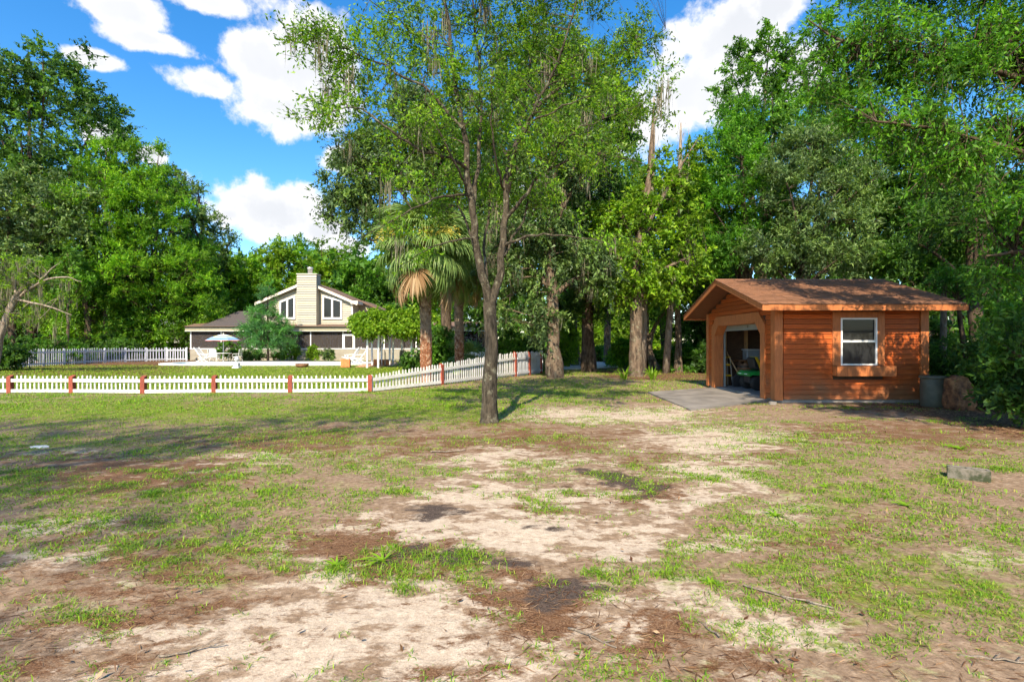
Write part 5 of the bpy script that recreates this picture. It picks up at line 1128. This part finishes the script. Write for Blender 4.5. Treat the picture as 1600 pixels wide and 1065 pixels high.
low_palm('fan palmetto spreading right of the second palm trunk', bx(742, 27), 14, 1.0, 5)
low_palm('small palmetto between the two palm trunks', bx(694, 22), 8, .45, 6)
shrub('dark shrub in the bed between the palms and pergola', 650, 0, 40, 34, M['leaf_dark'], .14, 50, 140, 27, sl=.4, group='shrubs in the palm bed')
shrub('green shrub behind the two palm trunks', 690, 0, 60, 70, M['leaf_mid'], .16, 110, 141, 29, sl=.55, group='shrubs in the palm bed')

# --- the big trees in the middle distance
gC = 'mature trees behind the yard'
def ctree(label, px, D, r, blobs, leaf, bark, style, ncl, ll, sl, seed, trunk=None, moss=0, nl=9, name='oak_tree', fork=None, mosslen=.9, **kw):
    base = bx(px, D); by = HY + CAMZ * F / D
    tk = tpath([(a, b, D, c) for a, b, c in trunk]) if trunk else None
    if tk: tk[0] = (tk[0][0], tk[0][1], 0, tk[0][3])
    return make_tree(name, label, base, r, fork or 3.2, pb(blobs, D), leaf, bark, style, ncl, ll, sl, nl, seed, moss, tk, gC, mosslen=mosslen, flare=1.12, **kw)
ctree('stout mossy oak trunk just right of the fence end', 865, 23.3, .33, [(830, 330, 75, 60), (780, 400, 45, 45), (880, 250, 80, 80), (905, 410, 60, 50), (820, 440, 40, 40), (845, 500, 32, 34), (800, 180, 80, 70), (905, 140, 70, 70), (840, 90, 70, 60), (800, 490, 25, 30)], M['leaf_grey'], M['bark_pale'], 'fine', 420, .15, .85, 201,
      [(867, 590, .42), (865, 545, .3), (864, 480, .27), (858, 400, .25), (862, 300, .21), (866, 200, .15), (868, 90, .07)], 60)
ctree('dark ivied trunk second right of the fence end', 920, 28, .36, [(930, 310, 70, 70), (950, 420, 50, 45), (905, 380, 50, 60), (940, 200, 60, 70), (925, 460, 35, 30), (890, 470, 25, 20)], M['leaf_dark'], M['bark'], 'fine', 330, .18, .95, 202,
      [(920, 580, .42), (919, 540, .34), (917, 480, .32), (912, 380, .28), (905, 280, .22), (900, 160, .1)], 40)
ctree('reddish straight trunk between the two nearer oaks', 899, 36, .3, [(880, 300, 45, 60), (900, 400, 45, 45), (860, 370, 40, 40), (880, 200, 40, 60)], M['leaf_mid'], M['bark_pale'], 'oak', 180, .24, 1.2, 203, [(899, 570, .36), (897, 530, .28), (893, 450, .24), (888, 330, .18), (884, 220, .08)], 20)
ctree('thin pale trunk in the sun beyond the drive', 949, 41, .26, [(945, 400, 40, 40), (960, 340, 40, 50), (930, 450, 30, 20)], M['leaf_mid'], M['bark_pale'], 'oak', 120, .26, 1.2, 204, [(949, 566, .3), (949, 520, .26), (951, 460, .22), (955, 380, .14), (958, 320, .06)])
ctree('thick bare-barked trunk with leafy suckers left of the shed', 994, 24.2, .3, [(1000, 430, 50, 24), (975, 400, 40, 24), (1040, 440, 34, 30), (1005, 340, 40, 50), (1060, 330, 34, 60), (1085, 240, 22, 50), (1075, 400, 36, 40), (960, 340, 40, 40), (1030, 270, 30, 40), (960, 455, 30, 18)], M['leaf_vine'], M['bark_pale'], 'broad', 330, .15, .7, 205,
      [(994, 588, .33), (993, 540, .29), (994, 500, .29), (993, 440, .24), (997, 380, .2), (1012, 300, .16), (1018, 230, .1), (1022, 160, .03)], 26)
ctree('slim mossy trunk close to the shed gable', 1061, 28, .17, [(1060, 400, 34, 40), (1075, 350, 34, 50), (1045, 450, 30, 24), (1090, 420, 34, 40), (1070, 290, 24, 40)], M['leaf_mid'], M['bark_pale'], 'oak', 170, .18, .9, 206, [(1060, 581, .23), (1060, 540, .17), (1059, 480, .16), (1058, 400, .12), (1062, 300, .05)])
def snag(label, path, D, seed, arms):
    b = path[0]; t = thing('dead_snag', label, 'dead tree', (*bx(b[0], D), 0), 0, 'dead snags by the shed'); O = np.array((*bx(b[0], D), 0)); p = np.array([P(x, y, D) for x, y, r in path]) - O; p[0][2] = -.1
    MB().tube(p, [q[2] for q in path], 9).build('trunk', M['bark_snag'], t, True)
    for (x0, y0, x1, y1, r) in arms: MB().tube([P(x0, y0, D) - O, P((x0 + x1) / 2 + 3, (y0 + y1) / 2, D + .2) - O, P(x1, y1, D + .5) - O], [r, r * .7, r * .25], 6).build('limb', M['bark_snag'], t, True)
    rng = np.random.default_rng(seed); n = 240; k = rng.integers(1, len(path), n); f = rng.uniform(0, 1, (n, 1)); a = p[k - 1] * (1 - f) + p[k] * f; a = a[a[:, 2] > 3.5]; n = len(a); ln = rng.uniform(.2, .8, n)
    v, f = leaf_cards(rng, a + rng.normal(0, .12, (n, 3)) - UP * ln[:, None] / 2, -UP + rng.normal(0, .1, (n, 3)), rng.normal(0, 1, (n, 3)) * (1, 1, .1), ln, .05); tag(add('spanish_moss', new_mesh('spanish_moss', v, f), M['moss'], t), kind='stuff')
snag('tall bare snag with two broken tips above the bare-barked trunk', [(1004, 580, .2), (1006, 480, .17), (1012, 380, .15), (1018, 290, .12), (1021, 220, .09), (1022, 150, .03)], 26, 3, [(1021, 200, 1031, 155, .04), (1018, 290, 1045, 270, .03), (1012, 360, 985, 330, .035)])
snag('crooked pale snag standing near the shed gable', [(1040, 576, .2), (1046, 500, .17), (1052, 430, .15), (1064, 380, .12), (1062, 300, .12), (1063, 240, .1), (1064, 192, .03)], 27, 4, [(1052, 420, 1070, 385, .05), (1070, 330, 1076, 200, .035), (1046, 400, 1030, 440, .03)])
def thicket(label, px, D, stems, seed):
    t = thing('multi_stem_tree', label, 'tree', (*bx(px, D), 0), 0, gC); O = np.array((*bx(px, D), 0)); rng = np.random.default_rng(seed); tips = []
    for (x0, x1, y1, r) in stems:
        a = np.array(((x0 - px) / F * D, rng.uniform(-.5, .5), -.1)); e = P(x1, y1, D) - O; m = (a + e) / 2 + np.array((((x0 - px) - (x1 - px)) * .004 * D, 0, -.3)); pts = bez(a, m, e, 9); MB().tube(pts, np.linspace(r, r * .4, 9), 8).build('stem', M['bark_pale'], t, True); tips.append(e)
    c = np.concatenate([q + rng.normal(0, 1, (22, 3)) * (.9, .9, .7) for q in tips]); p, ld, _ = sprays(rng, c, np.mean(tips, 0), 6, 9, .4, .1, .3, .8); n = len(p); v, f = leaf_cards(rng, p, ld, UP * .8 + rng.normal(0, .6, (n, 3)), .17 * rng.uniform(.6, 1.3, n), .45); add('crown', new_mesh('crown', v, f), M['leaf_mid'], t)
thicket('clump of leaning stems between the two snags', 1020, 30, [(1005, 1000, 470, .17), (1012, 1012, 440, .2), (1025, 1048, 430, .17), (1030, 1044, 480, .22), (1018, 1025, 400, .15)], 7)
gD = 'garden shrubs beyond the drive'
shrub('rounded olive green bush left of the bare-barked trunk', 975, 0, 44, 44, M['leaf_lime'], .16, 120, 150, 33, sl=.5, group=gD)
shrub('bright upright conifer bush right of the fence end', 884, 0, 26, 84, M['leaf_vine'], .2, 130, 151, 34, 'cedar', .6, group=gD)
shrub('low green bush beside the drive', 935, 0, 40, 22, M['leaf_mid'], .18, 60, 152, 43, sl=.5, group=gD)
for k_, (px_, D_, w_, h_, lab_) in enumerate(((885, 62, 46, 70, 'sunlit bush beyond the drive, left of the reddish trunk'), (915, 66, 50, 90, 'tall sunlit bush beyond the drive behind the ivied trunk'), (962, 62, 50, 80, 'sunlit bush beyond the thin pale trunk'), (1018, 63, 70, 76, 'sunlit bush behind the clump of leaning stems'), (846, 64, 46, 80, 'sunlit bush seen left of the mossy oak trunk'))):
    shrub(lab_, px_, 0, w_, h_, M['leaf_vine'], .3, 150, 170 + k_, D_, sl=1.0, group=gD)
shrub('leafy bush hanging behind the fence corner', 792, 0, 46, 70, M['leaf_mid'], .14, 120, 153, 27, sl=.55, group=gD)
shrub('grey mossy bush above the close picket run', 832, 0, 36, 60, M['leaf_grey'], .14, 90, 154, 28.5, sl=.5, group=gD)
ctree('fine-leaved oak behind the palm crowns', 700, 31, .34, [(560, 275, 48, 48), (600, 235, 55, 55), (545, 320, 40, 36), (640, 250, 60, 60), (690, 210, 60, 70), (720, 300, 60, 60), (580, 340, 40, 30), (760, 340, 40, 50), (640, 180, 50, 50)], M['leaf_grey'], M['bark'], 'fine', 420, .2, 1.1, 207, None, 40)
ctree('dark tree filling the gap behind the forked trunk', 770, 34, .34, [(770, 380, 50, 60), (740, 430, 40, 50), (800, 300, 60, 60), (760, 250, 60, 60), (820, 420, 40, 50), (750, 480, 40, 30)], M['leaf_dark'], M['bark'], 'oak', 260, .22, 1.1, 208, None, 20)

# --- the wood at right
gR = 'trees of the wood behind the shed'
def rtree(label, px, D, r, blobs, leaf, style, ncl, ll, sl, seed, name='cedar_tree', fork=2.6, moss=0, bark='bark', nl=9, trunk=None, **kw):
    tk = tpath([(a, b, D, c) for a, b, c in trunk]) if trunk else None
    if tk: tk[0] = (tk[0][0], tk[0][1], 0, tk[0][3])
    return make_tree(name, label, bx(px, D), r, fork, pb(blobs, D), M[leaf], M[bark], style, ncl, ll, sl, nl, seed, moss, tk, gR, **kw)
rtree('tall dark leader tree against the cloud right of centre', 1190, 33, .34, [(1160, 115, 26, 45), (1130, 150, 18, 26), (1205, 95, 28, 55), (1185, 180, 50, 50), (1240, 130, 34, 60), (1150, 230, 40, 40), (1220, 240, 60, 60)], 'leaf_mid', 'oak', 250, .2, 1.0, 301, 'oak_tree')
rtree('broad green cedar above the left end of the shed ridge', 1165, 25.5, .3, [(1150, 250, 55, 45), (1120, 310, 50, 45), (1180, 320, 70, 50), (1140, 380, 65, 40), (1210, 390, 60, 36), (1100, 410, 30, 36), (1160, 190, 30, 36)], 'leaf_near', 'cedar', 360, .16, .85, 302, moss=16)
rtree('grey green cedar behind the middle of the shed roof', 1250, 23.5, .28, [(1240, 300, 60, 50), (1290, 350, 70, 45), (1230, 390, 60, 36), (1310, 400, 60, 34), (1270, 240, 50, 40), (1330, 300, 50, 50)], 'leaf_grey', 'cedar', 340, .15, .85, 303, moss=14)
rtree('green cedar right of the shed ridge', 1350, 26, .3, [(1330, 250, 60, 60), (1380, 330, 60, 45), (1360, 400, 60, 34), (1410, 290, 50, 50), (1300, 180, 50, 60)], 'leaf_near', 'cedar', 320, .17, .9, 304)
rtree('dark leafy tree behind the shed roof end', 1450, 24, .32, [(1440, 330, 60, 60), (1480, 400, 60, 50), (1400, 400, 50, 30), (1450, 240, 60, 60), (1520, 310, 60, 60), (1460, 460, 50, 34)], 'leaf_dark', 'oak', 330, .17, .95, 305, 'oak_tree')
rtree('deep green tree in the gap left behind the shed gable', 1105, 32, .3, [(1100, 330, 36, 50), (1110, 420, 45, 45), (1085, 470, 36, 30), (1120, 500, 40, 34), (1080, 520, 30, 26)], 'leaf_dark', 'oak', 230, .2, 1.0, 306, 'oak_tree', fork=2)
rtree('light green tree behind the snags', 1040, 36, .3, [(1030, 340, 40, 60), (1050, 420, 45, 50), (990, 300, 40, 60), (1080, 300, 30, 50), (1010, 470, 45, 30)], 'leaf_mid', 'oak', 240, .22, 1.1, 307, 'leafy_tree')
# trunks that stand in view right of the shed
rtree('thick dark trunk wrapped in vines right of the shed roof', 1524, 16.8, .24, [(1500, 330, 60, 40), (1560, 350, 60, 45), (1530, 260, 70, 50), (1470, 370, 40, 26), (1590, 400, 50, 40)], 'leaf_dark', 'oak', 230, .12, .65, 308, 'oak_tree', trunk=[(1538, 612, .27), (1530, 560, .22), (1524, 480, .2), (1520, 400, .19), (1528, 310, .14), (1540, 240, .05)])
rtree('narrow trunk with a sunlit scar beside the shed corner', 1474, 18.5, .11, [(1470, 400, 34, 24), (1490, 370, 36, 26), (1460, 350, 30, 30)], 'leaf_mid', 'oak', 80, .13, .6, 309, 'oak_tree', bark='bark_pale', trunk=[(1472, 605, .12), (1474, 540, .1), (1475, 460, .09), (1476, 380, .06), (1478, 340, .03)])
rtree('leaning dark sapling behind the rock cover', 1512, 15.2, .07, [(1495, 440, 26, 22), (1515, 450, 26, 20)], 'leaf_mid', 'oak', 40, .11, .5, 310, 'oak_tree', trunk=[(1518, 615, .08), (1510, 560, .07), (1500, 500, .06), (1494, 440, .03)])
# the near oak whose boughs hang in from the right
near_limbs = [tpath(q) for q in (
    [(1840, 250, 11.2, .13), (1700, 170, 11.0, .09), (1560, 110, 10.8, .055), (1430, 80, 10.8, .035), (1320, 70, 10.9, .03), (1262, 30, 11, .01)],
    [(1830, 330, 11.2, .1), (1700, 270, 10.6, .07), (1580, 230, 10.2, .045), (1460, 200, 10.0, .028), (1370, 190, 10, .02)],
    [(1830, 400, 11.2, .12), (1720, 400, 10.4, .08), (1620, 390, 10.0, .05), (1540, 400, 9.8, .02)],
    [(1850, 150, 11.2, .15), (1720, 20, 11.4, .1), (1560, -60, 11.5, .06), (1400, -60, 11.6, .03)],
    [(1830, 480, 11.2, .08), (1730, 500, 10.6, .05), (1640, 510, 10.2, .03), (1580, 520, 10, .012)])]
make_tree('overhanging_oak', 'near oak with fresh green boughs hanging into the upper right', bx(1860, 11.2), .32, 2.4,
          pb([(1310, 110, 50, 60, 0), (1380, 60, 80, 60, 0), (1470, 110, 80, 60, -.3), (1560, 60, 90, 80, 0), (1410, 190, 60, 45, -.8), (1500, 240, 70, 50, -.9), (1580, 190, 70, 60, -.4), (1290, 40, 34, 30, .2), (1580, 330, 60, 50, -1), (1560, 420, 45, 34, -1.2), (1600, 480, 50, 36, -1), (1680, 300, 90, 130, 0), (1700, 90, 90, 120, 0), (1480, -60, 150, 60, .4), (1595, 560, 40, 30, -.9), (1340, 170, 36, 26, -.4)], 11.2, .9), M['leaf_near'], M['bark'], ncl=1250, ll=.125, sl=.52, seed=41, trunk=tpath([(1860, 660, 11.2, .36), (1855, 520, 11.2, .3), (1840, 330, 11.2, .26), (1850, 150, 11.2, .2), (1850, -60, 11.2, .1)]), limbs=near_limbs, twigs=True, shell=.1, shape=(6, 12, .35, .0, .4, .3), group=gR)
# big trees standing behind the photographer; they shade the near ground
gZ = 'trees standing behind the viewpoint'
make_tree('oak_tree', 'oak behind the viewpoint shading the lower left ground', (-14, -13), .4, 7, [(-12, -12, 15, 4.5, 4, 1.6), (-8, -13.5, 14.5, 3.2, 2.6, 1.2), (-10, -8.6, 15, 4.5, 1.6, 1.0), (-16, -9, 15, 4, 4, 2), (-6.5, -5.0, 14.5, 3.4, 1.3, .9)], M['leaf_mid'], M['bark'], 'oak', 140, .14, 1.9, 8, 401, group=gZ, shape=(7, 9, .3, .1, .2, .5))
make_tree('oak_tree', 'oak behind the viewpoint shading the shed front', (12.5, 1.5), .28, 4, [(8.0, 4.2, 7.6, 2.4, .9, .7), (8.6, 2.4, 8.2, 2.8, 1.3, .9), (11.5, 3.6, 9.2, 2.2, 1.8, 1.4), (7.4, 5.6, 7.6, 2.1, .5, .5), (10, .8, 8.6, 2.6, 1.2, .9), (14.5, 3, 8.5, 3, 2.5, 1.6), (15, 1, 11.5, 3.5, 3, 2.2), (12.5, 0.2, 9.5, 2.5, 1.6, 1.4), (6.2, 5.0, 8.4, 1.4, .8, .6)], M['leaf_mid'], M['bark'], 'oak', 520, .16, .9, 9, 402, group=gZ)

# --- mass of distant woodland, and undergrowth
def woodland():
    rng = np.random.default_rng(77); parts = []; tk = []; cs = []
    for k in range(120):
        if k < 80: px = rng.uniform(540, 1900); D = rng.uniform(56, 84)
        else: px = rng.uniform(-500, 330); D = rng.uniform(56, 78)
        if 790 < px < 1120: D += 18
        h = rng.uniform(9, 17) if px < 1000 else rng.uniform(12, 22); x, y = bx(px, D)
        n = 34; c = np.c_[x + rng.normal(0, 2.3, n), y + rng.normal(0, 2, n), np.clip(rng.uniform(.05, 1, n) ** .8 * h, .8, None)]; cs.append(c)
        tk.append(tube_arrays(np.array([(x, y, -.2), (x + rng.normal(0, .3), y, h * .5), (x + rng.normal(0, .6), y, h * .95)]), np.array([.26, .18, .05]), 6))
    c = np.concatenate(cs); p, ld, _ = sprays(rng, c, c.mean(0) * (1, 1, 0), 5, 6, .2, .2, .3, 1.6); n = len(p)
    v, f = leaf_tris(rng, p, ld, UP * .7 + rng.normal(0, .6, (n, 3)), .8 * rng.uniform(.6, 1.3, n), .6)
    t = thing('distant_woodland', 'distant green woodland seen between the trunks', 'woodland'); tag(t, kind='stuff')
    tag(add('foliage', new_mesh('foliage', v, f), M['leaf_mid'], t), kind='stuff'); v, f = merge(tk); tag(add('trunks', new_mesh('trunks', v, f, True), M['bark'], t), kind='stuff')
woodland()
def undergrowth():
    rng = np.random.default_rng(78); n = 2000; x = rng.uniform(2, 26, n); y = rng.uniform(5, 36, n)
    ok = (x > 8.6 + .12 * y) & (y > 6.8) & ~((x < 11.8) & (y < 18.6)); ok |= (y > 27) & (x > 8.0) ; ok |= (x > 11.6) & (y > 9.5); ok &= ~((x > 6.3) & (x < 11.7) & (y > 12.8) & (y < 19))
    x, y = x[ok], y[ok]; n = len(x); h = rng.uniform(.05, .5, n) * np.clip((x - 7) / 4, .35, 2.2) * rng.uniform(.3, 1.3, n); k = 4
    c = np.c_[np.repeat(x, k) + rng.normal(0, .2, n * k), np.repeat(y, k) + rng.normal(0, .2, n * k), np.repeat(h, k) * rng.uniform(.2, 1, n * k) + .04]
    p, ld, _ = sprays(rng, c, c.mean(0), 3, 5, 0, .5, .3, .28); p[:, 2] = np.maximum(p[:, 2], .02); m = len(p)
    v, f = leaf_tris(rng, p, ld, UP * .9 + rng.normal(0, .5, (m, 3)), .17 * rng.uniform(.5, 1.3, m), .45); tag(add('undergrowth', new_mesh('undergrowth', v, f), M['leaf_mid']), 'low leafy undergrowth on the woodland floor right of the shed', 'undergrowth', kind='stuff')
undergrowth()
gU = 'bushes at the wood edge'
for k, (px, D, w, h, leaf, lab) in enumerate(((1560, 12.4, 110, 120, 'leaf_dark', 'leafy bush at the wood edge right of the rock cover'), (1490, 16.5, 90, 90, 'leaf_dark', 'dark bush behind the drum and rock cover'), (1620, 9.5, 150, 200, 'leaf_dark', 'dark bush at the right edge of the picture'), (1590, 15, 120, 150, 'leaf_mid', 'tall bush behind the vine-wrapped trunk'), (1120, 27, 60, 46, 'leaf_dark', 'dark bush at the rear corner of the shed'), (1085, 31, 60, 40, 'leaf_mid', 'low bush between slim trunk and shed'), (1420, 21, 120, 110, 'leaf_dark', 'bush hidden mostly behind the shed end'), (1050, 33, 60, 30, 'leaf_mid', 'low bush behind the leaning stems'))):
    shrub(lab, px, 0, w, h, M[leaf], .12 if D < 18 else .17, 150, 160 + k, D, sl=.42, group=gU)

# --- strap-leaved plants and weeds one can pick out
def strap_plant(name, label, g, n, ln, w, mat, seed, group, cat='plant', lean=.7, zs=1.0):
    rng = np.random.default_rng(seed); t = thing(name, label, cat, (g[0], g[1], float(gheight(np.array([g[0]]), np.array([g[1]]))[0])), 0, group)
    me = []
    for k in range(3):
        q = np.linspace(0, 1, 7); c = np.c_[q * lean * (.6 + .2 * k), np.zeros(7), (q * 1.0 - q ** 2.4 * (.25 + .22 * k)) * zs]; ww = w / ln * np.array((.5, .9, 1, .9, .7, .4, .04)); v = np.concatenate([c + np.c_[np.zeros(7), ww, np.zeros(7)], c - np.c_[np.zeros(7), ww, -.02 + np.zeros(7)]]); m_ = new_mesh('leaf', v, np.array([[i, i + 1, 8 + i, 7 + i] for i in range(6)])); m_.materials.append(mat); me.append(m_)
    for i in range(n):
        s = ln * rng.uniform(.65, 1.15); add('leaf', me[i % 3], None, t, (rng.normal(0, .02) * ln * 3, rng.normal(0, .02) * ln * 3, 0), (0, rng.uniform(-.1, .25), i * 2.4 + rng.uniform(-.4, .4)), (s, s, s))
    return t
gP = 'strap-leaved clumps round the bare-barked trunk'
strap_plant('lily_clump', 'arching lily clump left of the bare-barked trunk', G(975, 593), 26, .85, .028, M['leaf_vine'], 1, gP); strap_plant('lily_clump', 'upright yellow green lily clump right of the bare-barked trunk', G(1019, 593), 28, .85, .03, M['leaf_vine'], 2, gP, lean=.45)
gW = 'weeds growing in the yard'
for k, (px, py, n, ln, w, lab) in enumerate(((598, 876, 12, .24, .016, 'broad-bladed crabgrass weed on the brown patch in the centre'), (528, 884, 9, .2, .014, 'arching crabgrass weed left of the broad-bladed one'), (1212, 806, 16, .17, .014, 'dark rosette weed on the sand below the shed'), (1500, 702, 14, .3, .02, 'tall strap-leaved weed behind the concrete block'), (240, 770, 14, .17, .014, 'bushy weed in the grass at left'), (745, 762, 10, .14, .008, 'small grass tuft on the pale sand below the tree'), (1290, 760, 14, .16, .012, 'leafy weed in the grass right of the sand strip'), (1415, 790, 14, .18, .014, 'dark weed among the grass left of the concrete block'), (1110, 912, 12, .1, .014, 'round-leaved weed by the dark soil patch at lower right'))):
    strap_plant('weed', lab, G(px, py), int(n * 1.8), ln * .62, w * .5, M['grass'], 20 + k, gW, 'weed', lean=1.3, zs=.5)

# --- fallen sticks
def stick(px, py, ln, a, r, lab, seed):
    rng = np.random.default_rng(seed); g = G(px, py); z = float(gheight(np.array([g[0]]), np.array([g[1]]))[0]); t = thing('fallen_stick', lab, 'stick', (g[0], g[1], z), a, 'fallen sticks in the yard')
    q = np.linspace(-.5, .5, 8); pts = np.c_[q * ln, rng.normal(0, .02, 8) * ln, r * .8 + np.abs(rng.normal(0, .01, 8))]; MB().tube(pts, np.linspace(r, r * .45, 8), 6).build('stem', M['bark_snag'], t, True)
    for k in (3, 5):
        p = pts[k]; MB().tube([p, p + np.array((.1, rng.choice((-1, 1)) * .09, .02)) * ln * 1.6], [r * .6, r * .25], 5).build('twig', M['bark_snag'], t)
for k_, (px_, py_, l_, a_, r_, lab_) in enumerate(((1108, 985, .17, 1.9, .006, 'short pale stick beside the brown patch at the bottom centre-right'), (925, 1000, .3, -.7, .007, 'pale crooked stick on the sand at the bottom centre'), (1230, 935, .5, -.6, .008, 'long thin stick lying in the grass at lower right'), (700, 705, .5, .2, .014, 'dark stick on the ground left of the forked tree base'), (1560, 1030, .35, -.25, .008, 'pale stick in the grass at the bottom right corner'), (300, 1020, .3, .35, .006, 'thin stick on the bare soil at the bottom left'))): stick(px_, py_, l_, a_, r_, lab_, 500 + k_)
